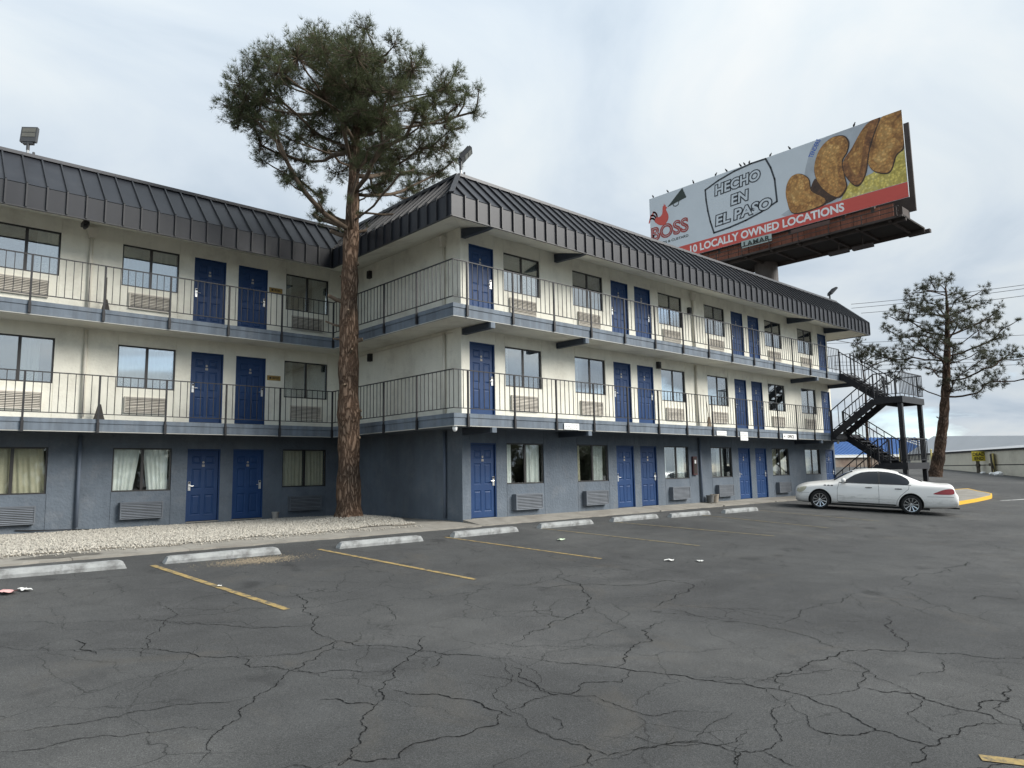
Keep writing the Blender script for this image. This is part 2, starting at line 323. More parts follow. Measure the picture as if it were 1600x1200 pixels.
# ------------------------------------------------------------------ mesh helpers
class MB:
    def __init__(s):
        s.v, s.f, s.mi = [], [], []
    def add(s, vs, fs, mi=0):
        b = len(s.v)
        s.v += [tuple(p) for p in vs]
        for f in fs:
            s.f.append(tuple(b + i for i in f)); s.mi.append(mi)
        return s
    def quad(s, a, b, c, d, mi=0):
        return s.add([a, b, c, d], [(0, 1, 2, 3)], mi)
    def box(s, x0, x1, y0, y1, z0, z1, mi=0):
        return s.add([(x0, y0, z0), (x1, y0, z0), (x1, y1, z0), (x0, y1, z0), (x0, y0, z1), (x1, y0, z1), (x1, y1, z1), (x0, y1, z1)],
                     [(0, 3, 2, 1), (4, 5, 6, 7), (0, 1, 5, 4), (1, 2, 6, 5), (2, 3, 7, 6), (3, 0, 4, 7)], mi)
    def beam(s, p0, p1, w, h, up=(0, 0, 1), mi=0):
        p0, p1 = Vector(p0), Vector(p1)
        d = (p1 - p0).normalized(); upv = Vector(up)
        if abs(d.dot(upv)) > 0.98: upv = Vector((0, 1, 0))
        a = d.cross(upv).normalized() * (w / 2); c = a.cross(d).normalized() * (h / 2)
        vs = [p + i * a + j * c for p in (p0, p1) for i, j in ((-1, -1), (1, -1), (1, 1), (-1, 1))]
        return s.add(vs, [(0, 1, 2, 3), (7, 6, 5, 4), (0, 4, 5, 1), (1, 5, 6, 2), (2, 6, 7, 3), (3, 7, 4, 0)], mi)
    def tube(s, pts, rad, n=8, mi=0, cap=True, jit=0.0):
        pts = [Vector(p) for p in pts]
        if not hasattr(rad, '__len__'): rad = [rad] * len(pts)
        b = len(s.v); prev = None
        for i, p in enumerate(pts):
            d = (pts[min(i + 1, len(pts) - 1)] - pts[max(i - 1, 0)]).normalized()
            a = Vector((0, 0, 1)) if abs(d.z) < 0.9 else Vector((1, 0, 0))
            if prev is not None: a = prev
            x = (a - d * a.dot(d)).normalized(); y = d.cross(x); prev = x
            for k in range(n):
                t = 2 * math.pi * k / n
                rr = rad[i] * (1 + (random.uniform(-jit, jit) if jit else 0))
                s.v.append(tuple(p + x * math.cos(t) * rr + y * math.sin(t) * rr))
        for i in range(len(pts) - 1):
            for k in range(n):
                k2 = (k + 1) % n
                s.f.append((b + i * n + k, b + i * n + k2, b + (i + 1) * n + k2, b + (i + 1) * n + k)); s.mi.append(mi)
        if cap:
            s.f.append(tuple(b + k for k in range(n))[::-1]); s.mi.append(mi)
            s.f.append(tuple(b + (len(pts) - 1) * n + k for k in range(n))); s.mi.append(mi)
        return s
    def prism(s, poly, lo, hi, fn, mi=0, caps=True):
        n = len(poly)
        vs = [fn(a, b, lo) for a, b in poly] + [fn(a, b, hi) for a, b in poly]
        fs = [(i, (i + 1) % n, n + (i + 1) % n, n + i) for i in range(n)]
        if caps: fs += [tuple(range(n))[::-1], tuple(range(n, 2 * n))]
        return s.add(vs, fs, mi)
    def lathe(s, prof, center, axis='y', n=24, mi=0):
        b = len(s.v); c = Vector(center)
        for r, h in prof:
            for k in range(n):
                t = 2 * math.pi * k / n
                if axis == 'y': p = Vector((r * math.cos(t), h, r * math.sin(t)))
                elif axis == 'z': p = Vector((r * math.cos(t), r * math.sin(t), h))
                else: p = Vector((h, r * math.cos(t), r * math.sin(t)))
                s.v.append(tuple(c + p))
        for i in range(len(prof) - 1):
            for k in range(n):
                k2 = (k + 1) % n
                s.f.append((b + i * n + k, b + i * n + k2, b + (i + 1) * n + k2, b + (i + 1) * n + k)); s.mi.append(mi)
        return s
    def mesh(s, name, mats, smooth=False):
        me = bpy.data.meshes.new(name)
        me.from_pydata(s.v, [], s.f)
        for mt in mats: me.materials.append(mt)
        if len(mats) > 1: me.polygons.foreach_set('material_index', s.mi)
        if smooth: me.polygons.foreach_set('use_smooth', [True] * len(me.polygons))
        me.update()
        return me
    def build(s, name, mats, parent=None, loc=(0, 0, 0), smooth=False, normals=True):
        if not isinstance(mats, (list, tuple)): mats = [mats]
        me = s.mesh(name, mats, smooth)
        if normals:
            bm = bmesh.new(); bm.from_mesh(me)
            bmesh.ops.recalc_face_normals(bm, faces=bm.faces); bm.to_mesh(me); bm.free()
        return link(name, me, parent, loc)
def link(name, data, parent=None, loc=(0, 0, 0), rot=None):
    o = bpy.data.objects.new(name, data)
    COL.objects.link(o)
    o.parent = parent
    o.location = loc
    if rot: o.rotation_euler = rot
    return o
def tag(o, label, cat, group=None, kind=None):
    if label: o['label'] = label
    if cat: o['category'] = cat
    if group: o['group'] = group
    if kind: o['kind'] = kind
    return o
def thing(name, label, cat, loc=(0, 0, 0), rot=(0, 0, 0), group=None):
    o = link(name, None, None, loc, rot)
    o.empty_display_size = 0.2
    return tag(o, label, cat, group)
def structure(o, label=None):
    o['kind'] = 'structure'
    if label: o['label'] = label
    return o
def dup(o, parent=None, loc=None, rot=None):
    c = o.copy(); COL.objects.link(c); c.parent = parent
    if loc is not None: c.location = loc
    if rot is not None: c.rotation_euler = rot
    return c
def dup_tree(o, parent=None, loc=None, rot=None):
    c = dup(o, parent, loc, rot)
    for ch in list(o.children): dup_tree(ch, c)
    return c
def text_mesh(body, size, offset=0.0, shear=0.0, space=1.0, align='LEFT', word=1.0):
    cu = bpy.data.curves.new('lettering', 'FONT')
    cu.body = body; cu.size = size; cu.offset = offset; cu.shear = shear; cu.space_character = space; cu.space_word = word
    cu.align_x = align; cu.fill_mode = 'FRONT'; cu.resolution_u = 4
    o = bpy.data.objects.new('lettering', cu); COL.objects.link(o)
    dg = bpy.context.evaluated_depsgraph_get()
    me = bpy.data.meshes.new_from_object(o.evaluated_get(dg))
    bpy.data.objects.remove(o); bpy.data.curves.remove(cu)
    return me
def map_mesh(me, fn):
    for v in me.vertices: v.co = fn(*v.co)
    me.update()
    return me
def smst(a, b, x):
    t = min(1.0, max(0.0, (x - a) / (b - a))); return t * t * (3 - 2 * t)
def gz(x, y):
    zb = -.1 + .068 * max(min(y, -.7), -8) + .03 * min(y + 8, 0)
    zr = -.1 + .068 * max(min(y, 12), -8) + .03 * min(y + 8, 0) + .45 * smst(27, 38, x)
    w = smst(23, 30, x)
    if y < -30: zb = zr = -.1 - .544 - .66 
    return zb * (1 - w) + zr * w

# ------------------------------------------------------------------ ground
def axis(lo, hi, keys, step):
    a = set(round(k, 3) for k in keys)
    x = lo
    while x <= hi + 1e-6:
        a.add(round(x, 3)); x += step
    return sorted(a)
gx = sorted(set([-600, -300, -150, -80, -50, -35, 70, 85, 110, 160, 300, 600] + axis(-26, 60, [23, 30, 27, 38], 0.5)))
gy = sorted(set([-600, -300, -150, -90, -60, -45, -30, 40, 70, 120, 250, 600] + axis(-26, 26, [-8, -.7, 12], 0.5)))
gv = [(x, y, gz(x, y)) for y in gy for x in gx]
nx = len(gx)
gf = [(j * nx + i, j * nx + i + 1, (j + 1) * nx + i + 1, (j + 1) * nx + i) for j in range(len(gy) - 1) for i in range(nx - 1)]
me = bpy.data.meshes.new('parking_lot'); me.from_pydata(gv, [], gf); me.materials.append(M['asphalt'])
structure(link('parking_lot', me), 'dark grey cracked asphalt parking lot in front of the motel')

CRACKS = [[(-11.1,-8.36),(-10.75,-8.49),(-10.36,-8.6),(-10.05,-8.6),(-9.73,-8.72),(-9.36,-8.84)],[(-10.19,-9.91),(-10.01,-9.57),(-9.67,-9.28),(-9.36,-8.84),(-8.82,-8.35),(-8.32,-8.04),(-7.94,-7.67)],[(-7.94,-7.67),(-7.9,-7.03),(-7.59,-6.6),(-7.46,-5.9),(-7.25,-5.07)],[(-9.01,-7.59),(-8.69,-7.77),(-8.37,-7.85),(-7.94,-7.67),(-7.85,-7.94),(-7.61,-8.13),(-7.46,-8.52),(-7.33,-8.92),(-7.08,-9.24),(-6.91,-9.45)],[(-10.14,-5.95),(-10.16,-6.36),(-10.08,-6.65)],[(-9.95,-6.47),(-9.58,-6.81),(-9.33,-7.22),(-9.01,-7.59),(-9.04,-7.97),(-8.79,-8.29),(-8.61,-8.59),(-8.04,-8.98)],[(-9.51,-10.57),(-9.17,-10.25),(-8.67,-9.7),(-8.16,-9.2),(-8.04,-8.98),(-7.51,-8.6),(-7.04,-8.12),(-7.23,-7.88)],[(-8.38,-9.5),(-8.18,-9.8),(-8.02,-10.17),(-8.04,-10.56),(-8.03,-10.67)],[(-8.04,-10.56),(-8.22,-10.72),(-8.56,-10.72),(-8.84,-10.62),(-9.14,-10.74),(-9.34,-10.65),(-9.4,-10.5),(-9.51,-10.57)],[(-7.38,-8.87),(-7.62,-9.13),(-7.73,-9.18)],[(-9.3,-5.83),(-8.86,-6.05),(-8.53,-6.46),(-7.85,-6.94)],[(-7.02,-7.31),(-6.68,-6.87),(-6.67,-6.34)],[(-8.98,-9.29),(-8.82,-9.55),(-8.67,-9.75)],[(-6.84,-9.37),(-6.72,-9.72),(-6.5,-10.13),(-6.38,-10.36),(-6.33,-10.52),(-6.11,-11.06),(-5.9,-11.62),(-5.82,-11.78),(-5.82,-12.05),(-6.02,-12.49),(-6.18,-12.74),(-6.2,-12.97),(-6.21,-13.11),(-5.86,-13.15),(-5.53,-13.2),(-5.29,-13.34),(-5.2,-13.46)],[(-8.17,-10.82),(-8.1,-11.06),(-8.09,-11.35),(-8.06,-11.48),(-8.05,-11.67),(-7.78,-11.74),(-7.48,-11.86),(-7.32,-12.1),(-7.31,-12.25),(-7.18,-12.35),(-6.84,-12.32),(-6.58,-12.15),(-6.19,-12.01),(-5.87,-11.93)],[(-5.82,-11.78),(-5.26,-11.6),(-4.66,-11.58),(-4.0,-11.66),(-3.57,-12.05),(-3.27,-12.48),(-3.04,-12.94),(-2.91,-12.97)],[(-6.38,-10.36),(-5.85,-10.09),(-5.26,-9.99),(-4.95,-9.6),(-4.29,-9.47)],[(-6.33,-10.52),(-6.7,-10.7),(-6.92,-10.5),(-7.41,-10.53),(-7.27,-9.93),(-7.08,-9.63)],[(-7.41,-10.53),(-7.66,-10.5),(-7.93,-10.56)],[(-6.54,-9.04),(-5.83,-8.78),(-5.07,-8.54),(-3.91,-7.9),(-3.29,-7.13),(-2.64,-5.89)],[(-3.81,-8.87),(-3.76,-9.5),(-3.71,-10.12),(-3.69,-10.54),(-3.7,-10.91),(-3.93,-11.28),(-4.03,-11.67)],[(-3.62,-10.42),(-2.99,-10.52),(-2.65,-10.44),(-1.49,-10.49),(-0.61,-10.31)],[(-3.57,-12.05),(-3.08,-11.85),(-2.57,-11.49),(-1.89,-11.26)],[(-4.38,-11.65),(-4.5,-11.93),(-4.64,-12.09),(-4.92,-12.17),(-5.2,-12.21),(-5.59,-12.14),(-5.82,-12.05)],[(-5.2,-12.21),(-5.2,-12.42),(-5.03,-12.63),(-5.17,-12.9),(-5.14,-13.12),(-5.29,-13.34)],[(-5.14,-13.12),(-4.89,-13.08),(-4.67,-13.23),(-4.16,-13.11)],[(-6.21,-13.11),(-6.38,-13.14),(-6.66,-13.15)],[(-7.18,-12.35),(-7.25,-12.55),(-7.24,-12.65)],[(-7.31,-12.25),(-7.52,-12.36)],[(-8.11,-11.55),(-8.25,-11.71)],[(-6.52,-12.43),(-6.38,-12.68),(-6.18,-12.74)],[(0.33,-10.43),(-0.59,-11.33),(-1.1,-11.98),(-1.48,-12.66)],[(0.33,-10.43),(1.85,-10.35),(3.28,-10.38),(4.89,-10.42)],[(0.14,-11.65),(0.64,-11.68),(0.72,-12.19)],[(-4.44,-6.76),(-3.42,-7.15),(-1.87,-7.75),(-1.81,-8.14),(-2.31,-8.48),(-2.87,-8.63),(-3.78,-8.9)]]
rc = random.Random(5)
for _ in range(190):
    # finer secondary cracks wander over the whole lot
    x, y = rc.uniform(-14, 24), rc.uniform(-13.5, -2.6)
    a = rc.choice((rc.uniform(-.5, .5), rc.uniform(1.1, 2.0))) + rc.choice((0, math.pi)); ln = rc.uniform(.5, 2.2)
    pts = [(x, y)]
    for _ in range(rc.randint(2, 6)):
        a += rc.gauss(0, .45); x += math.cos(a) * ln / 3; y += math.sin(a) * ln / 3
        if not (-15 < x < 26 and -14.6 < y < -2.3): break
        pts.append((x, y))
    if len(pts) > 1: CRACKS.append(pts)
NTR = 35
mb = MB()
for li, line in enumerate(CRACKS):
    pts = [Vector((a, b, 0)) for a, b in line]
    # fractal refinement of the walked line
    for lev in range(6):
        q = [pts[0]]
        for a, b in zip(pts, pts[1:]):
            d = b - a
            if d.length > 0.028:
                mid = (a + b) / 2 + Vector((-d.y, d.x, 0)) * rc.uniform(-0.19, 0.19)
                q.append(mid)
            q.append(b)
        pts = q
    w0 = rc.uniform(0.0034, 0.0066) if li < NTR else rc.uniform(0.0014, 0.0036)
    side = []
    for i, p in enumerate(pts):
        d = (pts[min(i + 1, len(pts) - 1)] - pts[max(i - 1, 0)]).normalized()
        nrm = Vector((-d.y, d.x, 0))
        t = i / (len(pts) - 1)
        wob = w0 * rc.uniform(0.25, 1.5) * (0.35 + 0.65 * min(1, 6 * min(t, 1 - t)))
        a, b = p + nrm * wob, p - nrm * wob
        side.append(((a.x, a.y, gz(a.x, a.y) + .004), (b.x, b.y, gz(b.x, b.y) + .004)))
    for (a, b), (c, d) in zip(side, side[1:]): mb.quad(a, b, d, c)
structure(mb.build('asphalt_crack', M['crack'], normals=False), 'dark open cracks branching across the asphalt')

def ground_quad(poly_uv, mtl, name, label, seg=6):
    (ax, ay), (bx, by), w = poly_uv
    d = Vector((bx - ax, by - ay, 0)); n = Vector((-d.y, d.x, 0)).normalized() * (w / 2)
    mb = MB()
    k = max(2, int(d.length / .4)); prev = None
    for i in range(k + 1):
        p = Vector((ax, ay, 0)) + d * i / k
        cur = [(q.x, q.y, gz(q.x, q.y) + .0065) for q in (p + n, p - n)]
        if prev: mb.quad(prev[0], prev[1], cur[1], cur[0])
        prev = cur
    return structure(mb.build(name, mtl, normals=False), label)
LN = [((-8.2, -1.96), (-7.74, -6.03), .105, 'line_near'), ((-5.13, -1.88), (-4.47, -5.92), .10, 'line_near'), ((-1.98, -1.82), (-1.15, -5.74), .085, 'line_near'),
      ((1.1, -1.88), (2.1, -5.84), .085, 'line_far'), ((3.95, -1.92), (5.3, -5.95), .085, 'line_far'), ((8.0, -2.05), (8.45, -6.03), .08, 'line_far'), ((11.4, -2.25), (11.85, -6.0), .08, 'line_far')]
for a, b, w, mt in LN:
    ground_quad((a, b, w), M[mt], 'parking_line', 'worn yellow painted stall line on the asphalt')
ground_quad(((-6.17, -13.42), (-5.75, -14.2), .11), M['line_near'], 'parking_line', 'worn yellow painted stall line on the asphalt')
ground_quad(((27.4, -5.55), (30.6, -6.6), .12), M['line_white'], 'parking_line', 'worn white painted line by the yellow kerb')

# concrete wheel stops
def stop_mesh(seed):
    r = random.Random(seed)
    mb = MB()
    sec = [(-.085, 0), (-.085, .055), (-.055, .125), (.055, .125), (.085, .055), (.085, 0)]
    xs = [-.96, -.90, -.4, 0, .4, .90, .96]
    b = 0
    for i, x in enumerate(xs):
        k = 0.90 if i in (0, len(xs) - 1) else 1.0
        for (y, z) in sec:
            xx = x + (0.07 if i == len(xs) - 1 else -0.07 if i == 0 else 0) * (1 - z / .125) + r.uniform(-.006, .006)
            mb.v.append((xx, y * k + r.uniform(-.004, .004), (z * k if z else z) + (r.uniform(-.006, .003) if z else -0.02)))
    n = len(sec)
    for i in range(len(xs) - 1):
        for k in range(n - 1):
            mb.f.append((i * n + k, i * n + k + 1, (i + 1) * n + k + 1, (i + 1) * n + k)); mb.mi.append(0)
    mb.f.append(tuple(range(n))); mb.f.append(tuple((len(xs) - 1) * n + k for k in range(n))); mb.mi += [0, 0]
    return mb
STOPS = [(-9.62, -1.86, -.06, 'pale concrete wheel stop at the left edge, beside the dark damp patch'),
         (-6.98, -1.90, -.04, 'concrete wheel stop right of the leftmost yellow line, with tan dirt in front'),
         (-3.75, -1.98, 0.0, 'grey concrete wheel stop directly in front of the tall pine'),
         (-.85, -1.92, 0.02, 'dark smudged concrete wheel stop below the building corner door'),
         (2.05, -1.80, 0.0, 'chalky concrete wheel stop in front of the corner window'),
         (4.95, -1.82, -.03, 'white concrete wheel stop in front of the first ground floor door pair'),
         (7.45, -2.02, -.04, 'white concrete wheel stop between the door pair and the red cabinet'),
         (10.25, -2.15, -.03, 'white concrete wheel stop nearest to the nose of the car')]
for i, (x, y, rz, lab) in enumerate(STOPS):
    o = stop_mesh(i).build('wheel_stop', M['stop'], None, (x, y, gz(x, y)))
    o.rotation_euler = (math.atan(.068), 0, rz)
    tag(o, lab, 'wheel stop', 'concrete wheel stops along the stalls')

# front walk: separate poured bays with a ragged asphalt edge
walk = structure(link('front_walk', None), 'weathered concrete walk along the foot of the motel')
walk.empty_display_size = .2
rw = random.Random(3)
def bay(x0, x1, y0, y1, z=0.0, ragged=True):
    mb = MB(); k = 8
    fr = [(x0 + (x1 - x0) * i / k, y0 + (rw.uniform(-.035, .03) if ragged else 0)) for i in range(k + 1)]
    poly = fr + [(x1, y1), (x0, y1)]
    zf = gz(0, y0) + .035 if ragged else z
    mb.prism(poly, 0, 1, lambda a, b, h: (a, b, -.35 if h == 0 else zf + (z - zf) * min(1, max(0, (b - y0) / (y1 - y0))) + rw.uniform(-.002, .002)))
    mb.build('paving_slab', M['concrete'], walk)
x = -13.0
while x < -0.2:
    x1 = min(x + 1.93, -.004)
    bay(x + .006, x1 - .006, -.80, .55, -.045); x = x1
x = 0.0
while x < 23.2:
    x1 = min(x + 1.93, 23.3)
    bay(x + .006, x1 - .006, -.74, -.002, -.012); x = x1
bay(-1.3, -.006, .56, 5.95, -.05, False)
bay(-13, -1.32, 5.35, 6.04, -.05, False)

# damp patch on the walk and sandy dirt washed up by a wheel stop
def wz(y): return -.119 + .074 * (y + .8) / 1.35
rb = random.Random(12); mb = MB()
bl = [(-9.25 + (.62 + rb.uniform(-.12, .12)) * math.cos(2 * math.pi * i / 26), -.42 + (.20 + rb.uniform(-.05, .05)) * math.sin(2 * math.pi * i / 26)) for i in range(26)]
mb.add([(a, b, wz(b) + .0045) for a, b in bl] + [(-9.25, -.42, wz(-.42) + .0045)], [(i, (i + 1) % 26, 26) for i in range(26)])
structure(mb.build('damp_patch', pmat('damp_concrete', (.105, .098, .085), .7, .2, 5), normals=False), 'dark damp patch on the concrete walk at the left')
sn = 2600; sp_ = np.column_stack([rng.normal(-6.6, .42, sn), rng.normal(-2.42, .17, sn)])
sz = np.array([gz(a, b) for a, b in sp_])
tv = np.array([(1, 0, 0), (-.5, .87, 0), (-.5, -.87, 0), (0, 0, .5)]); tf = np.array([(0, 1, 3), (1, 2, 3), (2, 0, 3)])
SV = tv[None] * rng.uniform(.004, .013, (sn, 1, 1)) + np.column_stack([sp_, sz + .002])[:, None]
SAND = (SV, (tf[None] + (np.arange(sn) * 4)[:, None, None]).reshape(-1, 3))

# gravel bed
TX, TY = -1.95, 2.5
def bedz(x, y):
    d2 = (x - TX) ** 2 + (y - TY) ** 2
    wz = -.119 + .074 * min(1, max(0, (y + .8) / 1.35)) + .008
    k = smst(.15, 1.0, y)
    return wz * (1 - k) + (-.035 + .012 * math.sin(x * 1.7) * math.cos(y * 1.3)) * k + .15 * math.exp(-d2 / 1.1)
def in_bed(x, y):
    front = -.02 + .35 * smst(-6.5, -1.0, x) + .09 * math.sin(x * 1.9) + .05 * math.sin(x * 4.3)
    back = 5.42 + .05 * math.sin(x * 2.3)
    right = -1.42 + .32 * min(y, 3.0) + .06 * math.sin(y * 5) - .5 * smst(3.4, 5.4, y)
    return -13 < x < right and front < y < back
mb = MB()
st = .2
ix = [-13 + st * i for i in range(64)]; iy = [-.2 + st * i for i in range(30)]
for a in ix:
    for b in iy:
        if in_bed(a + .1, b + .1):
            mb.quad(*[(p, q, bedz(p, q)) for p, q in ((a, b), (a + st, b), (a + st, b + st), (a, b + st))])
structure(mb.build('gravel_bed', M['bed'], normals=False), 'gravel strip between the walk and the left wing')
NP = 56000
pv = np.array([(1, 0, 0), (-1, 0, 0), (0, 1, 0), (0, -1, 0), (0, 0, 1), (0, 0, -.6)], float)
pf = np.array([(0, 2, 4), (2, 1, 4), (1, 3, 4), (3, 0, 4), (2, 0, 5), (1, 2, 5), (3, 1, 5), (0, 3, 5)])
xy = np.column_stack([rng.uniform(-13, -.3, NP * 2), rng.uniform(-.25, 5.6, NP * 2)])
keep = np.array([in_bed(a, b) for a, b in xy])
xy = xy[keep][:NP]
# stray stones kicked onto the walk
stray = np.column_stack([rng.uniform(-12, -1.4, 420), -.02 - np.abs(rng.normal(0, .16, 420))])
stray = stray[stray[:, 1] > -.75]
P0 = np.array([(a, b, bedz(a, b) + .008) for a, b in xy] + [(a, b, -.119 + .074 * (b + .8) / 1.35 + .010) for a, b in stray])
n = len(P0)
sc = rng.uniform(.010, .030, n)[:, None, None] * rng.uniform(.65, 1.25, (n, 1, 3))
vv = pv[None] * sc * rng.uniform(.75, 1.25, (n, 6, 1))
th = rng.uniform(0, 6.28, n); c, s = np.cos(th)[:, None], np.sin(th)[:, None]
vx = vv[..., 0] * c - vv[..., 1] * s; vy = vv[..., 0] * s + vv[..., 1] * c
vz = vv[..., 2] + vx * rng.uniform(-.5, .5, n)[:, None]
V = np.stack([vx, vy, vz], -1) + P0[:, None]
F = (pf[None] + (np.arange(n) * 6)[:, None, None]).reshape(-1, 3)
def np_mesh(name, V, F, mtl):
    me = bpy.data.meshes.new(name)
    V = V.reshape(-1, 3); k = F.shape[1]
    me.vertices.add(len(V)); me.vertices.foreach_set('co', V.astype(np.float32).ravel())
    me.loops.add(F.size); me.loops.foreach_set('vertex_index', F.astype(np.int32).ravel())
    me.polygons.add(len(F)); me.polygons.foreach_set('loop_start', np.arange(0, F.size, k, dtype=np.int32))
    me.update(calc_edges=True); me.validate()
    me.materials.append(mtl)
    return me
tag(link('sandy_dirt', np_mesh('sandy_dirt', SAND[0], SAND[1], pmat('tan_sand', (.27, .22, .15), .95, .3, 20))), 'tan sandy dirt washed up in front of the second wheel stop', None, kind='stuff')
tag(link('gravel', np_mesh('gravel', V, F, M['pebble'])), 'loose cream gravel spread around the tall pine', None, kind='stuff')

# ------------------------------------------------------------------ motel
LA = 6.05
FLOOR = [0.0, 2.785, 5.575]
motel = thing('motel_building', 'three storey motel with blue doors, slate base and charcoal metal mansard roof', 'motel')
def PC(s, d, z): return (s, d, z)
def PA(s, d, z): return (s, LA + d, z)
def PB(s, d, z): return (d, s, z)
def wall(fn, s0, s1, z0, z1, ops, mtl, depth=.11):
    # ops: (a, b, lo, hi, depth, closed)
    ss = sorted(set([s0, s1] + [v for o in ops for v in o[:2] if s0 < v < s1]))
    zs = sorted(set([z0, z1] + [min(max(v, z0), z1) for o in ops for v in o[2:4]]))
    mb = MB()
    for a, b in zip(ss, ss[1:]):
        for lo, hi in zip(zs, zs[1:]):
            ca, cz = (a + b) / 2, (lo + hi) / 2
            if any(o[0] < ca < o[1] and o[2] < cz < o[3] for o in ops): continue
            mb.quad(fn(a, 0, lo), fn(b, 0, lo), fn(b, 0, hi), fn(a, 0, hi))
    for a, b, lo, hi, d, closed in ops:
        lo, hi = max(lo, z0), min(hi, z1)
        for (p, q, r_, t) in ((a, lo, a, hi), (b, lo, b, hi), (a, lo, b, lo), (a, hi, b, hi)):
            mb.quad(fn(p, 0, q), fn(r_, 0, t), fn(r_, d, t), fn(p, d, q))
        if closed: mb.quad(fn(a, d, lo), fn(b, d, lo), fn(b, d, hi), fn(a, d, hi))
    return mb.build('wall', mtl, motel, normals=False)
DW, DH, WW, WH = .92, 2.03, 1.48, 1.16
WZ = [.88, 3.655, 6.45]
DC = [.29, 6.45, 7.72, 14.05, 15.37, 21.86]
WC = [1.60, 4.55, 9.10, 12.08, 16.77, 19.80]
DA = [-3.755, -5.045, -11.24, -12.53]
WA = [-2.235, -6.945, -9.88]
WHINGE_C = [1, 0, 1, 0, 1, 1]      # 1: lock on the right stile
WHINGE_A = [1, 0, 1, 0]
ZR = [(-.35, 2.78), (2.78, 5.57), (5.57, 8.06)]
def groove_ops(ss, z0, z1, wins):
    return []
for fl in range(3):
    z0, z1 = ZR[fl]
    mtl = M['grey'] if fl == 0 else M['cream']
    for fn, ds, ws, s0, s1 in ((PC, DC, WC, 0.0, 22.9), (PA, DA, WA, -13.4, 0.0)):
        ops = [(d, d + DW, FLOOR[fl], FLOOR[fl] + DH, .10, False) for d in ds]
        ops += [(w, w + WW, WZ[fl], WZ[fl] + WH, .10, False) for w in ws]
        for w in ws:   # control joints above and below each window
            for e in (w - .012, w + WW + .001):
                if fl == 0 or True:
                    ops.append((e, e + .011, z0, WZ[fl] - .001, .012, True)); ops.append((e, e + .011, WZ[fl] + WH + .001, z1, .012, True))
        for d in ds:
            for e in (d - .05, d + DW + .04):
                ops.append((e, e + .009, FLOOR[fl] + DH + .06, z1, .010, True))
        wall(fn, s0, s1, z0, z1, ops, mtl)
    wall(PB, 0.0, LA, z0, z1, [], mtl)
    # end and rear faces of the two wings
    mb = MB()
    mb.quad((22.9, 0, z0), (22.9, 14, z0), (22.9, 14, z1), (22.9, 0, z1))
    mb.quad((22.9, 14, z0), (-13.4, 14, z0), (-13.4, 14, z1), (22.9, 14, z1))
    mb.quad((-13.4, 14, z0), (-13.4, LA, z0), (-13.4, LA, z1), (-13.4, 14, z1))
    mb.build('wall', mtl, motel, normals=False)
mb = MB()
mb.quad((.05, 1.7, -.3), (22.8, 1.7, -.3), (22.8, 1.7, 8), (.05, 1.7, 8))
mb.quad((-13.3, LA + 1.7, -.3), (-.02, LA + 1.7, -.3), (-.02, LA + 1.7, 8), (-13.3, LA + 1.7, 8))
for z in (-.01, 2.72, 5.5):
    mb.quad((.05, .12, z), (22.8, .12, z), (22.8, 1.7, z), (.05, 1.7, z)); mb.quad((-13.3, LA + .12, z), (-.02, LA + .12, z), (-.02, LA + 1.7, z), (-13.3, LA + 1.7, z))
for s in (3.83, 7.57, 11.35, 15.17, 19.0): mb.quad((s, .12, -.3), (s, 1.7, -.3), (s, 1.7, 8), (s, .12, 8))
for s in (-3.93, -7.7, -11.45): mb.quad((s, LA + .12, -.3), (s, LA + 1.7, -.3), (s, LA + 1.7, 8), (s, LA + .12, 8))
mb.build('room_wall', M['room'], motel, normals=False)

# doors
mb = MB()
fr = .035
for b in ((0, fr, -.001, .095, 0, DH), (DW - fr, DW, -.001, .095, 0, DH), (fr, DW - fr, -.001, .095, DH - fr, DH)): mb.box(b[0] + .001, b[1] - .001, b[2] + .012, b[3], b[4], b[5] - .002)
x0, x1, z0, z1, yf = fr + .003, DW - fr - .003, .012, DH - fr - .004, .055
pans = []
xm = DW / 2
for (za, zb_) in ((.17, .74), (.90, 1.47), (1.60, 1.83)):
    pans += [(x0 + .11, xm - .055, za, zb_), (xm + .055, x1 - .11, za, zb_)]
ss = sorted(set([x0, x1] + [v for p in pans for v in p[:2]])); zs = sorted(set([z0, z1] + [v for p in pans for v in p[2:]]))
for a, b in zip(ss, ss[1:]):
    for lo, hi in zip(zs, zs[1:]):
        if any(abs(p[0] - a) < 1e-6 and p[2] - 1e-6 <= lo < p[3] - 1e-6 for p in pans): continue
        mb.quad((a, yf, lo), (b, yf, lo), (b, yf, hi), (a, yf, hi))
for a, b, lo, hi in pans:
    rings = [(0, yf), (.022, yf + .014), (.034, yf + .014), (.058, yf + .003)]
    rr = [[(a + i, y, lo + i), (b - i, y, lo + i), (b - i, y, hi - i), (a + i, y, hi - i)] for i, y in rings]
    for A_, B_ in zip(rr, rr[1:]):
        for k in range(4): mb.quad(A_[k], A_[(k + 1) % 4], B_[(k + 1) % 4], B_[k])
    mb.quad(*rr[-1])
mb.quad((x0, yf + .04, z0), (x1, yf + .04, z0), (x1, yf + .04, z1), (x0, yf + .04, z1))
door_me = mb.mesh('door', [M['blue']])
mb = MB()
mb.box(-.033, .033, yf - .022, yf + .001, -.13, .12)
mb.tube([(0, yf - .05, 0), (0, yf - .02, 0)], .012, 8)
mb.tube([(0, yf - .05, 0), (-.115, yf - .052, -.004)], [.012, .009], 8)
lock_me = mb.mesh('lock', [M['silver']])
mb = MB(); mb.box(-.026, .026, yf - .026, yf - .0225, .06, .112); reader_me = mb.mesh('card_reader', [M['black']])
mb = MB()
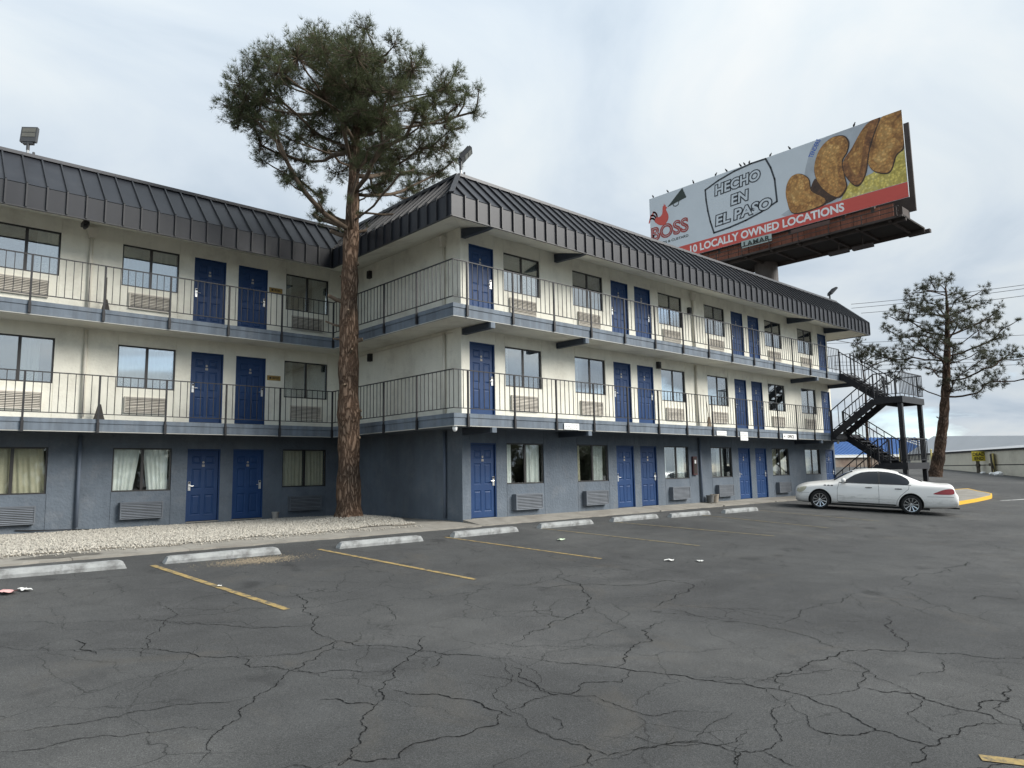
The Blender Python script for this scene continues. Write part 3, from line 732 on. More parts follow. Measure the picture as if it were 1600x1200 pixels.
mb.tube([(0, yf - .006, .05), (0, yf - .001, .05)], .032, 14); mb.box(-.038, .038, yf - .006, yf - .001, -.075, -.01)
plate_me = mb.mesh('number_plate', [M['plate']])
mb = MB(); mb.box(.01, DW - .01, -.02, .05, -.03, -.001); sill_me = mb.mesh('threshold', [M['concrete']])
def add_door(fn, s, z, right):
    d = link('door', door_me, motel, fn(s, 0, z))
    lk = link('lock', lock_me, d, (DW - .085 if right else .085, 0, .99))
    if not right: lk.scale = (-1, 1, 1)
    link('card_reader', reader_me, d, (DW - .085 if right else .085, 0, .99))
    link('number_plate', plate_me, d, (DW / 2, 0, 1.60))
    link('threshold', sill_me, d)
for fl in range(3):
    for s, h in zip(DC, WHINGE_C): add_door(PC, s, FLOOR[fl], h)
    for s, h in zip(DA, WHINGE_A): add_door(PA, s, FLOOR[fl], h)

# sliding windows with curtains
mb = MB(); t = .038
mb.box(.001, t, .03, .085, .001, WH - .001); mb.box(WW - t, WW - .001, .03, .085, .001, WH - .001); mb.box(t, WW - t, .03, .085, .001, t); mb.box(t, WW - t, .03, .085, WH - t, WH - .001)
mb.box(WW / 2 - .035, WW / 2 + .035, .034, .08, t, WH - t)
win_me = mb.mesh('window', [M['bronze']])
mb = MB(); mb.box(0, WW / 2 - .036 - t, 0, .006, 0, WH - 2 * t)
panes = {}
for k in ('glass_up', 'glass_lo'): panes[k] = mb.mesh('pane', [M[k]])
rcur = random.Random(21)
def curtain(parent, a, b, kind, ragged=False):
    n = max(8, int((b - a) * 64)); mb = MB()
    x0, x1 = .05 + a * (WW - .1), .05 + b * (WW - .1)
    ph = rcur.uniform(0, 6); rows = 5
    lean = rcur.uniform(-.05, .05) + (rcur.choice((-.14, .12)) if ragged else 0)
    pts = []
    for j in range(rows + 1):
        h = j / rows
        for i in range(n + 1):
            u = i / n
            w = math.sin(u * (x1 - x0) * 52 + ph + .8 * math.sin(u * 9 + ph)) * .024 + math.sin(u * (x1 - x0) * 23 + 2 * ph) * .016
            xx = x0 + u * (x1 - x0) + lean * (1 - h) * (u if a < .3 else (1 - u)) * min(1, (b - a) * 2)
            xx = min(max(xx, .02), WW - .02)
            pts.append((xx, .155 + w * (1.1 - .3 * h), .015 + h * (WH + .01) + (.02 * math.sin(u * 11 + ph) if j == 0 and ragged else 0)))
    mb.v = pts
    for j in range(rows):
        for i in range(n):
            mb.f.append((j * (n + 1) + i, j * (n + 1) + i + 1, (j + 1) * (n + 1) + i + 1, (j + 1) * (n + 1) + i)); mb.mi.append(0)
    mb.build('curtain', M['sheer' if kind == 'w' else 'beige'], parent, smooth=True, normals=False)
def add_window(fn, s, fl, curt):
    w = link('window', win_me, motel, fn(s, 0, WZ[fl]))
    pm = panes['glass_lo' if fl == 0 else 'glass_up']
    link('pane', pm, w, (t + .0005, .050, t)); link('pane', pm, w, (WW / 2 + .0355, .062, t))
    for c in curt: curtain(w, *c)
CC = [[[(0, .2, 'w'), (.62, 1, 'w')], [(0, .15, 'b'), (.58, .97, 'w')], [(0, .14, 'w'), (.55, 1, 'w')], [(.42, .74, 'w')], [(0, .42, 'b', True), (.55, .95, 'b', True)], [(0, .5, 'b')]],
      [[(0, .13, 'w')], [(0, .2, 'w'), (.8, 1, 'w')], [(.58, .97, 'w')], [(.58, 1, 'w')], [(.85, 1, 'w')], [(0, .46, 'w')]],
      [[(.6, 1, 'w')], [(.55, 1, 'w')], [(.5, .97, 'w')], [(.42, .92, 'w')], [(.5, .92, 'w')], [(.45, .92, 'w')]]]
CA = [[[(0, .48, 'b'), (.52, 1, 'b')], [(0, .48, 'w', True), (.52, .99, 'w', True)], [(.1, .97, 'b', True)]],
      [[(0, .2, 'w'), (.52, 1, 'w')], [(0, .49, 'w'), (.51, 1, 'w')], [(.52, .82, 'w')]],
      [[(0, .15, 'w'), (.68, 1, 'w')], [(0, .49, 'w'), (.51, 1, 'w')], [(.68, 1, 'w')]]]
for fl in range(3):
    for s, c in zip(WC, CC[fl]): add_window(PC, s, fl, c)
    for s, c in zip(WA, CA[fl]): add_window(PA, s, fl, c)

# through-wall air conditioners: casing with separate slats
def ac_meshes(mtl, prj):
    w, h = 1.06, .44
    mb = MB()
    mb.box(0, w, -prj + .03, .0, 0, h, 1)
    for b in ((0, .03, 0, h), (w - .03, w, 0, h), (.03, w - .03, 0, .03), (.03, w - .03, h - .03, h)): mb.box(b[0], b[1], -prj, -prj + .029, b[2], b[3], 0)
    mb.box(-.001, w + .001, -prj + .0295, .0, -.001, h + .001, 0)
    mb.quad((.03, -prj + .029, .03), (w - .03, -prj + .029, .03), (w - .03, -prj + .029, h - .03), (.03, -prj + .029, h - .03), 1)
    case = mb.mesh('air_conditioner', [mtl, M['acd']])
    mb = MB()
    mb.add([(.032, -prj + .004, 0), (w - .032, -prj + .004, 0), (w - .032, -prj + .022, .022), (.032, -prj + .022, .022), (.032, -prj + .010, -.006), (w - .032, -prj + .010, -.006), (w - .032, -prj + .027, .017), (.032, -prj + .027, .017)],
           [(0, 1, 2, 3), (4, 7, 6, 5), (0, 4, 5, 1), (3, 2, 6, 7)])
    return case, mb.mesh('slat', [mtl])
acm = {0: ac_meshes(M['acg'], .16), 1: ac_meshes(M['acc'], .06)}
def add_ac(fn, s, fl, dz=.16):
    case, slat = acm[0 if fl == 0 else 1]
    a = link('air_conditioner', case, motel, fn(s, 0, FLOOR[fl] + dz))
    for k in range(9): link('slat', slat, a, (0, 0, .047 + k * .042))
for fl in range(3):
    dz = (.16, .19, .26)[fl]
    for s in WC[:5] + ([WC[5]] if fl else []): add_ac(PC, s + .20, fl, dz)
    for s in WA: add_ac(PA, s + .20, fl, dz)

# balcony slabs
EZ = [None, (2.37, 2.69), (5.12, 5.46)]
D = 1.2
for fl in (1, 2):
    zb, zt = EZ[fl]
    outer = [(-13.4, LA - D), (-D, LA - D), (-D, -D), (22.9, -D)]
    inner = [(-13.4, LA), (0, LA), (0, 0), (22.9, 0)]
    mb = MB()
    for i in range(3):
        a, b, c, d = outer[i], outer[i + 1], inner[i + 1], inner[i]
        mb.quad((*a, zt - .02), (*b, zt - .02), (*c, FLOOR[fl] - .03), (*d, FLOOR[fl] - .03))
    mb.quad((22.9, -D, zb + .02), (22.9, 0, zb + .02), (22.9, 0, FLOOR[fl] - .03), (22.9, -D, zt - .02))
    slab = mb.build('balcony_slab', M['fascia'], motel, normals=False)
    mb = MB()
    for i in range(3):
        a, b, c, d = outer[i], outer[i + 1], inner[i + 1], inner[i]
        mb.quad((*a, zb + .02), (*b, zb + .02), (*c, zb + .05), (*d, zb + .05))
    mb.build('balcony_soffit', M['soffit' if fl == 2 else 'grey'], slab, normals=False)
    def strip(name, off, th, z0, z1, mtl):
        # continuous board following the balcony edge
        p = [(-13.4, LA - D - off), (-D - off, LA - D - off), (-D - off, -D - off), (22.9, -D - off)]
        q = [(-13.4, LA - D - off + th), (-D - off + th, LA - D - off + th), (-D - off + th, -D - off + th), (22.9, -D - off + th)]
        mb = MB()
        for i in range(3):
            A, B_, Cc, Dd = p[i], p[i + 1], q[i + 1], q[i]
            mb.quad((*A, z0), (*B_, z0), (*B_, z1), (*A, z1)); mb.quad((*A, z1), (*B_, z1), (*Cc, z1), (*Dd, z1)); mb.quad((*A, z0), (*B_, z0), (*Cc, z0), (*Dd, z0)); mb.quad((*Dd, z0), (*Cc, z0), (*Cc, z1), (*Dd, z1))
        mb.quad((*p[3], z0), (*q[3], z0), (*q[3], z1), (*p[3], z1))
        return mb.build(name, mtl, slab, normals=False)
    strip('upper_fascia_board', .018, .05, zt - .105, zt, M['fascia'])
    strip('lower_fascia_board', 0, .05, zb + .022, zt - .108, M['fascia'])
    strip('edge_lip', .006, .07, zb, zb + .018, M['lip'])

# beams under balconies and roof
for x in (.1, 3.80, 18.93, 22.7):
    mb = MB(); mb.prism([(-.002, 7.70), (-.002, 7.96), (-1.25, 7.75), (-1.25, 7.68), (-1.0, 7.66)], x - .07, x + .07, lambda a, b, h: (h, a, b)); mb.build('roof_beam', M['beam'], motel)
    mb = MB(); mb.box(x - .07, x + .07, -1.13, -.002, 4.97, 5.138); mb.build('balcony_beam', M['beam'], motel)
    mb = MB(); mb.box(x - .075, x + .075, -1.215, -1.131, 4.97, 5.119); mb.build('beam_end_cap', M['fascia'], motel)
    if x < 20:
        mb = MB(); mb.box(x - .07, x + .07, -1.13, -.002, 2.235, 2.388); mb.build('balcony_beam', M['beam'], motel)
        mb = MB(); mb.box(x - .075, x + .075, -1.215, -1.131, 2.235, 2.369); mb.build('beam_end_cap', M['fascia'], motel)

# railings
bal_n = [0]
bal_me = MB().box(-.0075, .0075, -.0075, .0075, 0, .95).mesh('baluster', [M['black']])
mbp = MB().box(-.021, .021, -.021, .021, -.31, 1.10).box(-.03, .03, -.026, .026, -.315, -.06)
post_me = mbp.mesh('post', [M['black']])
far_b = {}
def railing(name, p0, p1, ztop, posts, step=.176, skip=None):
    p0, p1 = Vector(p0), Vector(p1)
    d = (p1 - p0); ln = d.length; d.normalize()
    mb = MB()
    mb.beam((p0.x, p0.y, ztop - .012), (p1.x, p1.y, ztop - .012), .034, .024)
    mb.beam((p0.x, p0.y, ztop - .97), (p1.x, p1.y, ztop - .97), .03, .02)
    rl = mb.build('railing', M['black'], motel)
    for q in posts:
        link('post', post_me, rl, (q[0], q[1], ztop - 1.115))
    ps = sorted((Vector((q[0], q[1], 0)) - Vector((p0.x, p0.y, 0))).dot(d) for q in posts)
    cuts = [0] + [p for p in ps if .05 < p < ln - .05] + [ln]
    stuff = MB()
    for a, b in zip(cuts, cuts[1:]):
        k = max(1, round((b - a) / step))
        for i in range(k + (1 if b == ln else 0)):
            if i == 0 and any(abs(a - p) < .04 for p in ps): continue
            q = p0 + d * (a + (b - a) * i / k)
            if q.x < 12.6:
                link('baluster', bal_me, rl, (q.x, q.y, ztop - .97)); bal_n[0] += 1
            else:
                stuff.box(q.x - .0075, q.x + .0075, q.y - .0075, q.y + .0075, ztop - .97, ztop - .02)
    if stuff.v:
        tag(stuff.build('baluster', M['black'], rl), None, None, kind='stuff')
    return rl
OFF = D + .035
for fl, ztop, xe in ((1, 3.785, 19.85), (2, 6.585, 21.2)):
    railing('c', (-OFF, -OFF, 0), (xe, -OFF, 0), ztop, [(-.78 + 1.585 * k, -OFF) for k in range(14) if -.78 + 1.585 * k < xe - .2] + [(xe, -OFF)])
    railing('b', (-OFF, LA - OFF, 0), (-OFF, -OFF, 0), ztop, [(-OFF, y) for y in (LA - OFF, 3.5, 1.92, .33)])
    railing('a', (-13.4, LA - OFF, 0), (-OFF, LA - OFF, 0), ztop, [(-1.33 - .02 - 1.565 * k, LA - OFF) for k in range(1, 8)])
railing('e', (22.88, -OFF, 0), (22.88, 0, 0), 6.585, [(22.88, -OFF)])

# mansard roof with standing-seam panels
ZE0, ZE1, ZT = 7.66, 8.23, 9.33
EV, TP = 1.35, .25
PW = .42
roof = MB().add([(-13.6, LA - TP, 9.2), (-TP, LA - TP, 9.2), (-TP, -TP, 9.2), (23.75, -TP, 9.2), (23.75, 14, 9.2), (-13.6, 14, 9.2)], [(0, 1, 2, 3, 4, 5)]).build('roof', M['deck'], motel, normals=False)
T = EV - TP
def clip(poly, fn):
    out = []
    for i in range(len(poly)):
        a, b = poly[i], poly[(i + 1) % len(poly)]
        fa, fb = fn(a), fn(b)
        if fa >= 0: out.append(a)
        if (fa >= 0) != (fb >= 0):
            t = fa / (fa - fb); out.append((a[0] + (b[0] - a[0]) * t, a[1] + (b[1] - a[1]) * t))
    return out
def roof_run(origin, along, inward, length, start, end, run=None):
    """start/end: 'hip' (outer corner), 'valley' (inner corner) or 'open'"""
    o, e, n = Vector((*origin, 0)), Vector((*along, 0)), Vector((*inward, 0))
    RT = run or T
    zof = lambda t: ZE1 + (ZT - ZE1) * t / RT
    P = lambda s, t, h=0.0: tuple(o + e * s + n * (t - h * .72) + Vector((0, 0, zof(t) + h * .70)))
    Q = lambda s, z, h=0.0: tuple(o + e * s - n * h + Vector((0, 0, z)))
    k0 = -math.ceil(T / PW) if start == 'valley' else 0
    k1 = math.ceil(length / PW) + (math.ceil(T / PW) if end == 'valley' else 0)
    def lim(poly):
        if start == 'hip': poly = clip(poly, lambda p: p[0] - p[1] * T / RT)
        if start == 'valley': poly = clip(poly, lambda p: p[0] + p[1])
        if end == 'hip': poly = clip(poly, lambda p: (length - p[0]) - p[1] * (1 if RT == T else 1))
        if end == 'valley': poly = clip(poly, lambda p: (length + p[1]) - p[0])
        return poly
    for k in range(k0, k1):
        s0, s1 = k * PW, (k + 1) * PW
        if end != 'valley': s1 = min(s1, length)
        mb = MB()
        poly = lim([(s0, 0), (s1, 0), (s1, RT), (s0, RT)])
        if len(poly) > 2:
            mb.add([P(*p) for p in poly], [tuple(range(len(poly)))], 0)
        f0, f1 = max(s0, 0), min(s1, length)
        if f1 > f0 + 1e-4:
            mb.quad(Q(f0, ZE0), Q(f1, ZE0), Q(f1, ZE1 - .012), Q(f0, ZE1 - .012), 0)
            # drip fold between slope and face
            mb.quad(Q(f0, ZE1 - .012), Q(f1, ZE1 - .012), Q(f1, ZE1, .012), Q(f0, ZE1, .012), 0)
            mb.quad(Q(f0, ZE1, .012), Q(f1, ZE1, .012), P(f1, 0.02), P(f0, 0.02), 0)
        # standing rib at the far edge of the pan
        ts = [p[1] for p in lim([(s1 - .001, 0), (s1, 0), (s1, RT), (s1 - .001, RT)])]
        w, h = .022, .05
        if ts and max(ts) - min(ts) > .03:
            a, b = min(ts), max(ts)
            c = [P(s1 - w, a), P(s1 + w, a), P(s1 + w * .8, a, h), P(s1 - w * .8, a, h), P(s1 - w, b), P(s1 + w, b), P(s1 + w * .8, b, h), P(s1 - w * .8, b, h)]
            mb.add(c, [(0, 1, 2, 3), (7, 6, 5, 4), (1, 5, 6, 2), (2, 6, 7, 3), (3, 7, 4, 0)], 1)
        if .01 < s1 < length - .01:
            c = [Q(s1 - w, ZE0 + .004), Q(s1 + w, ZE0 + .004), Q(s1 + w * .8, ZE0 + .004, h), Q(s1 - w * .8, ZE0 + .004, h), Q(s1 - w, ZE1), Q(s1 + w, ZE1), Q(s1 + w * .8, ZE1 + .02, h), Q(s1 - w * .8, ZE1 + .02, h)]
            mb.add(c, [(0, 1, 2, 3), (7, 6, 5, 4), (1, 5, 6, 2), (2, 6, 7, 3), (3, 7, 4, 0)], 1)
        if mb.v: mb.build('roof_panel', [M['roof'], M['rib']], roof, normals=False)
XE = 24.75
roof_run((-EV, -EV), (1, 0), (0, 1), XE + EV, 'hip', 'hip')
roof_run((-EV, LA - EV), (0, -1), (1, 0), LA, 'valley', 'hip')
roof_run((-13.6, LA - EV), (1, 0), (0, 1), 13.6 - EV, 'open', 'valley')
roof_run((XE, -EV), (0, 1), (-1, 0), 14, 'hip', 'open')
# top cap, hip caps, drip edge
mb = MB()
tp = [(-13.6, LA - TP), (-TP, LA - TP), (-TP, -TP), (XE - T, -TP), (XE - T, 14)]
for a, b in zip(tp, tp[1:]):
    mb.beam((*a, ZT + .035), (*b, ZT + .035), .13, .085)
mb.beam((-EV + .01, -EV + .01, ZE1 + .03), (-TP, -TP, ZT + .04), .12, .045)
mb.beam((XE - .01, -EV + .01, ZE1 + .03), (XE - T, -TP, ZT + .04), .12, .045)
mb.build('roof_cap', M['cap'], roof)
mb = MB()
ep = [(-13.6, LA - EV), (-EV, LA - EV), (-EV, -EV), (XE, -EV), (XE, 14)]
for a, b in zip(ep, ep[1:]): mb.beam((*a, ZE0 - .012), (*b, ZE0 - .012), .05, .03)
mb.build('drip_edge', M['rib'], roof)
mb = MB()
wl = [(-13.6, LA), (0, LA), (0, 0), (22.9, 0), (22.9, 14)]
for (a, b), (c, d) in zip(zip(ep, ep[1:]), zip(wl, wl[1:])):
    mb.quad((*a, ZE0 - .004), (*b, ZE0 - .004), (*d, 8.0), (*c, 8.0))
mb.build('eave_soffit', M['soffit'], roof, normals=False)

# pipes, wall lights, plaques, cameras
def pipe(pts, mtl, r=.045): return MB().tube(pts, r, 10).build('downpipe', mtl, motel, smooth=True)
for (x, y, dx_, dy_) in ((-7.72, LA, 0, -1), (0, .70, -1, 0), (11.25, 0, 0, -1)):
    ox, oy = x + dx_ * .06, y + dy_ * .06
    pipe([(ox, oy, 5.62), (ox, oy, 7.62)], M['pipe_cream']); pipe([(ox, oy, 2.82), (ox, oy, 5.1)], M['pipe_cream'])
    pipe([(ox, oy, 0.02), (ox, oy, 2.36)], M['pipe_grey'])
    mb = MB()
    c = (ox, oy)
    mb.add([(c[0] - .07, c[1] - .05, 7.60), (c[0] + .07, c[1] - .05, 7.60), (c[0] + .07, c[1] + .05, 7.60), (c[0] - .07, c[1] + .05, 7.60), (c[0] - .16, c[1] - .08, 7.86), (c[0] + .16, c[1] - .08, 7.86), (c[0] + .16, c[1] + .05, 7.86), (c[0] - .16, c[1] + .05, 7.86)],
           [(0, 3, 2, 1), (4, 5, 6, 7), (0, 1, 5, 4), (1, 2, 6, 5), (2, 3, 7, 6), (3, 0, 4, 7)])
    mb.build('conductor_head', M['pipe_cream'], motel)
for p, ax in (((0, 4.66, 7.65), 'B'), ((0, 4.59, 4.92), 'B'), ((8.9, 0, 4.90), 'C'), ((11.0, 0, 7.17), 'C')):
    mb = MB()
    if ax == 'B': mb.box(-.11, -.002, p[1] - .08, p[1] + .08, p[2] - .12, p[2] + .12).box(-.13, -.11, p[1] - .05, p[1] + .05, p[2] - .09, p[2] + .03)
    else: mb.box(p[0] - .08, p[0] + .08, -.11, -.002, p[2] - .12, p[2] + .12).box(p[0] - .05, p[0] + .05, -.13, -.11, p[2] - .09, p[2] + .03)
    mb.build('wall_light', M['black'], motel)
for z in (7.0, 4.23):
    pq = MB().box(-2.79, -2.36, LA - .016, LA - .001, z - .075, z + .075).build('plaque', M['brass'], motel)
    mb = MB(); rr = random.Random(int(z * 10))
    mb.box(-2.72, -2.66, LA - .0185, LA - .0165, z - .03, z + .03)
    for row in (.018, -.018):
        x = -2.62
        while x < -2.44:
            w = rr.uniform(.02, .05); mb.box(x, x + w, LA - .0185, LA - .0165, z + row - .012, z + row + .012); x += w + .012
    mb.build('plaque_print', M['ink'], pq)
for p in ((-1.1, -1.1, 2.30), (20.9, -1.05, 2.30)):
    mb = MB(); mb.lathe([(0.0, .075), (.06, .07), (.065, .02), (.055, -.03), (.03, -.06), (0, -.07)], p, 'z', 14)
    mb.build('dome_camera', M['white'], motel, smooth=True)
mb = MB(); mb.box(-8.1, -7.96, LA - .9, LA - .6, 7.66, 7.76).tube([(-8.03, LA - .95, 7.60), (-8.03, LA - .72, 7.62)], .04, 8); mb.build('eave_camera', M['black'], motel)
# conduit and loose cable on the return wall
MB().tube([(-.04, .35, 5.08), (-.04, 5.2, 5.05)], .016, 6).build('conduit', M['pipe_cream'], motel)
MB().tube([(-9.0, LA - .012, .02), (-8.0, LA - .10, -.02), (-7.4, LA - .5, -.03), (-6.4, LA - .6, -.03)], .014, 6).build('loose_cable', M['black'], motel)

# ------------------------------------------------------------------ exterior stair tower
stair = thing('exterior_staircase', 'black steel switchback staircase climbing the right end of the motel', 'staircase', (19.9, -1.25, -.15))
SX0, SX1, SMID = 19.9, 22.42, 21.14
SB = Vector(stair.location)
def sbuild(mb, name, parent=stair, mtl='steel'):
    mb.v = [(v[0] - SB.x, v[1] - SB.y, v[2] - SB.z) for v in mb.v]
    return mb.build(name, M[mtl], parent)
YF, YB, YE = -1.26, -3.12, -4.22
Z2, Z3 = 2.69, 5.46
ZM1, ZM2 = 1.32, 4.08
tread_me = MB().box(0, SMID - SX0 - .10, -.14, .14, -.045, 0).mesh('tread', [M['steel']])
sb_me = MB().box(-.012, .012, -.012, .012, 0, .92).mesh('stair_baluster', [M['steel']])
def flight(x0, x1, ya, za, yb, zb, rails=True):
    """from (ya, za) bottom to (yb, zb) top"""
    for x in (x0 + .03, x1 - .03):
        sbuild(MB().beam((x, ya, za - .12), (x, yb, zb - .12), .05, .27), 'stringer')
    n = round((zb - za) / .172)
    for i in range(1, n):
        t = i / n
        link('tread', tread_me, stair, (x0 + .05 - SB.x, ya + (yb - ya) * (t - .35 / n) - SB.y, za + (zb - za) * t - SB.z))
    for x in (x0 + .02, x1 - .02):
        mb = MB().beam((x, ya, za + 1.0), (x, yb, zb + 1.0), .04, .04).beam((x, ya, za + .12), (x, yb, zb + .12), .025, .025)
        rl = sbuild(mb, 'handrail')
        k = max(3, int(abs(yb - ya) / .30))
        for i in range(k + 1):
            t = i / k
            b = link('stair_baluster', sb_me, rl, (x - SB.x, ya + (yb - ya) * t - SB.y, za + (zb - za) * t + .08 - SB.z))
        for yy, zz in ((ya, za), (yb, zb)): 
            mb = MB().box(x - .025, x + .025, yy - .025, yy + .025, zz - .1, zz + 1.02); sbuild(mb, 'newel_post')
flight(SMID + .03, SX1, YB, ZM2, YF, Z3)
flight(SX0, SMID - .03, YF, Z2, YB, ZM2)
flight(SMID + .03, SX1, YB, ZM1, YF, Z2)
flight(SX0, SMID - .03, YF, gz(20.5, -1.26) + .02, YB, ZM1)
for z in (ZM1, ZM2):
    mb = MB().box(SX0, SX1, YE, YB, z - .05, z)
    mb.box(SX0 - .03, SX0 - .001, YE - .03, YB, z - .26, z + .01).box(SX1 + .001, SX1 + .03, YE - .03, YB, z - .26, z + .01).box(SX0, SX1, YE - .03, YE - .001, z - .26, z + .01).box(SX0, SX1, YB - .05, YB - .001, z - .26, z - .051)
    sbuild(mb, 'landing')
    mb = MB()
    for (a, b) in (((SX0, YB), (SX0, YE)), ((SX0, YE), (SX1, YE)), ((SX1, YE), (SX1, YB))):
        mb.beam((*a, z + 1.02), (*b, z + 1.02), .04, .04).beam((*a, z + .12), (*b, z + .12), .025, .025)
    rl = sbuild(mb, 'landing_rail')
    for (a, b) in (((SX0, YB), (SX0, YE)), ((SX0, YE), (SX1, YE)), ((SX1, YE), (SX1, YB))):
        ln = math.hypot(b[0] - a[0], b[1] - a[1]); k = round(ln / .17)
        for i in range(k):
            t = i / k; link('stair_baluster', sb_me, rl, (a[0] + (b[0] - a[0]) * t - SB.x, a[1] + (b[1] - a[1]) * t - SB.y, z + .1 - SB.z))
for (x, y) in ((SX0 + .12, YE + .12), (SX1 - .12, YE + .12), (SX0 + .12, YB - .14), (SX1 - .12, YB - .14)):
    if y < -3.6:
        g = gz(x, y)
        sbuild(MB().box(x - .085, x + .085, y - .085, y + .085, g - .2, ZM2 - .27), 'column')
        sbuild(MB().box(x - .17, x + .17, y - .17, y + .17, g - .1, g + .02), 'base_plate')
sbuild(MB().box(SX0, SX1 + .1, -1.42, -1.225, Z2 - .27, Z2 - .02), 'top_bracket')
sbuild(MB().box(SMID, SX1 + .1, -1.42, -1.225, Z3 - .27, Z3 - .02), 'top_bracket')

# ------------------------------------------------------------------ signs, cabinet and loose items by the motel
def sign_plate(x0, x1, z0, z1, name, label, rows=0, body=None, y=-1.225):
    s = thing(name, label, 'sign', ((x0 + x1) / 2, y, z0))
    o = Vector(s.location)
    mb = MB().box(x0 - o.x, x1 - o.x, -.008, 0, 0, z1 - z0)
    mb.build('sign_board', M['white'], s)
    if rows:
        r = random.Random(int(x0 * 100)); mb = MB(); h = (z1 - z0) / (rows + 1)
        for k in range(rows):
            x = x0 - o.x + .05
            while x < x1 - o.x - .08:
                w = r.uniform(.03, .10); mb.box(x, x + w, -.0105, -.0085, (k + .75) * h, (k + 1.05) * h); x += w + .025
        mb.build('faded_print', M['plate'], s)
    if body:
        me = text_mesh(body, (z1 - z0) * .80, .006, align='CENTER')
        map_mesh(me, lambda a, b, c: (a + .06, -.010, b + (z1 - z0) * .21)); me.materials.clear(); me.materials.append(M['ink']); link('lettering', me, s)
        mb = MB(); zc = (z1 - z0) / 2; xl = x0 - o.x + .06
        mb.add([(xl, -.010, zc), (xl + .10, -.010, zc + .055), (xl + .10, -.010, zc - .055)], [(0, 1, 2)]); mb.build('arrow', M['ink'], s, normals=False)
    return s
sign_plate(2.69, 3.04, 2.385, 2.565, 'notice_sign', 'left plate of the white notice pair on the blue ledge near the corner', 3)
sign_plate(3.05, 3.31, 2.385, 2.565, 'notice_sign', 'smaller right plate of the white notice pair on the blue ledge', 3)
sign_plate(10.55, 11.2, 2.39, 2.555, 'notice_sign', 'blank looking white strip sign on the blue ledge left of the cream box sign', 2)
sign_plate(12.15, 12.68, 2.24, 2.56, 'notice_sign', 'squarish cream notice hanging below the middle of the blue ledge', 4)
sign_plate(15.42, 16.55, 2.35, 2.565, 'office_sign', 'white OFFICE sign with a left arrow on the blue ledge', 0, 'OFFICE')

cab = thing('extinguisher_cabinet', 'dark red fire extinguisher cabinet on the slate wall beside the drain pipe', 'cabinet', (10.88, 0, 1.0))
MB().box(-.13, .13, -.07, -.001, 0, .68).build('cabinet_box', pmat('dark_red_paint', (0.055, 0.014, 0.016), .5), cab)
MB().box(-.09, .09, -.076, -.071, .06, .62).build('cabinet_window', M['ink'], cab)
MB().box(-.05, .05, -.079, -.0765, .42, .55).build('cabinet_label', M['white'], cab)

def pot(x, y, z, r, h, name, label, cat, mtl):
    p = thing(name, label, cat, (x, y, z))
    MB().lathe([(0, 0), (r * .8, 0), (r, h * .85), (r * 1.08, h * .86), (r * 1.08, h), (r * .92, h), (r * .88, h * .8), (0, h * .78)], (0, 0, 0), 'z', 20).build('pot_body', mtl, p, smooth=False)
pg = pmat('grey_plastic_pot', (.12, .12, .115), .7); pt = pmat('tan_ceramic_pot', (.28, .24, .19), .8)
pot(11.52, -.22, -.012, .14, .26, 'plant_pot', 'dark grey empty pot at the foot of the slate wall by the pipe', 'pot', pg)
pot(11.86, -.20, -.012, .15, .28, 'plant_pot', 'tan empty pot right of the dark grey one by the wall', 'pot', pt)
pot(-2.62, 5.62, -.05, .10, .22, 'ash_can', 'small pale can on the ground right of the left wing door pair', 'can', pmat('pale_can', (.33, .31, .28), .6))

def broom(x, y, z, label, mtl, lean=.10):
    b = thing('broom', label, 'broom', (x, y, z))
    MB().tube([(0, 0, .30), (.02, lean, 1.02)], .012, 8).build('handle', M['wood'], b)
    MB().prism([(-.13, 0), (.13, 0), (.10, .10), (.03, .40), (-.03, .40), (-.10, .10)], -.03, .03, lambda a, c, h: (a, h, c)).build('bristles', mtl, b)
bm_ = pmat('dark_bristles', (.05, .045, .04), .95); bt_ = pmat('tan_bristles', (.21, .16, .11), .95)
broom(-7.36, LA - .28, 5.53, 'dark broom standing on the top left balcony by the drain pipe', bm_)
broom(-7.38, LA - .28, 2.75, 'dark broom standing on the middle left balcony by the drain pipe', bm_)
broom(11.62, -.28, 2.75, 'tan broom leaning on the cream wall of the middle right balcony', bt_)

# litter on the asphalt
pap = pmat('white_litter_paper', (.72, .71, .67), .9, .06, 20); pink = pmat('pink_litter_paper', (.62, .36, .34), .9, .1, 20); grn = pmat('pale_green_litter', (.48, .58, .42), .9, .1, 20)
def litter(x, y, s, label, mtl, seed):
    r = random.Random(seed); mb = MB(); k = 4
    pts = [[(s * (i / k - .5) * r.uniform(.85, 1.1), s * .6 * (j / k - .5) * r.uniform(.8, 1.1), .014 + r.uniform(0, .16) * s) for i in range(k + 1)] for j in range(k + 1)]
    for j in range(k):
        for i in range(k): mb.quad(pts[j][i], pts[j][i + 1], pts[j + 1][i + 1], pts[j + 1][i])
    o = mb.build('litter_scrap', mtl, None, (x, y, gz(x, y)), normals=False); o.rotation_euler = (0, 0, r.uniform(0, 3))
    tag(o, label, 'litter')
litter(-10.36, -3.05, .30, 'pink and white crumpled paper near the left wheel stop', pink, 1)
litter(-10.15, -3.00, .20, 'white crumpled scrap beside the pink paper at the left', pap, 2)
litter(-.04, -3.60, .20, 'pale green scrap lying beyond the third yellow line', grn, 3)
litter(-.2, -6.64, .20, 'larger white scrap on the open asphalt mid lot', pap, 4)
litter(.25, -7.03, .16, 'white flat scrap right of the larger one mid lot', pap, 5)
litter(-7.93, -4.2, .09, 'tiny white scrap lying on the leftmost yellow line', pap, 7)
litter(-8.5, 5.15, .14, 'white scrap on the gravel by the left wing wall', pap, 9)
def in_place(x): return x

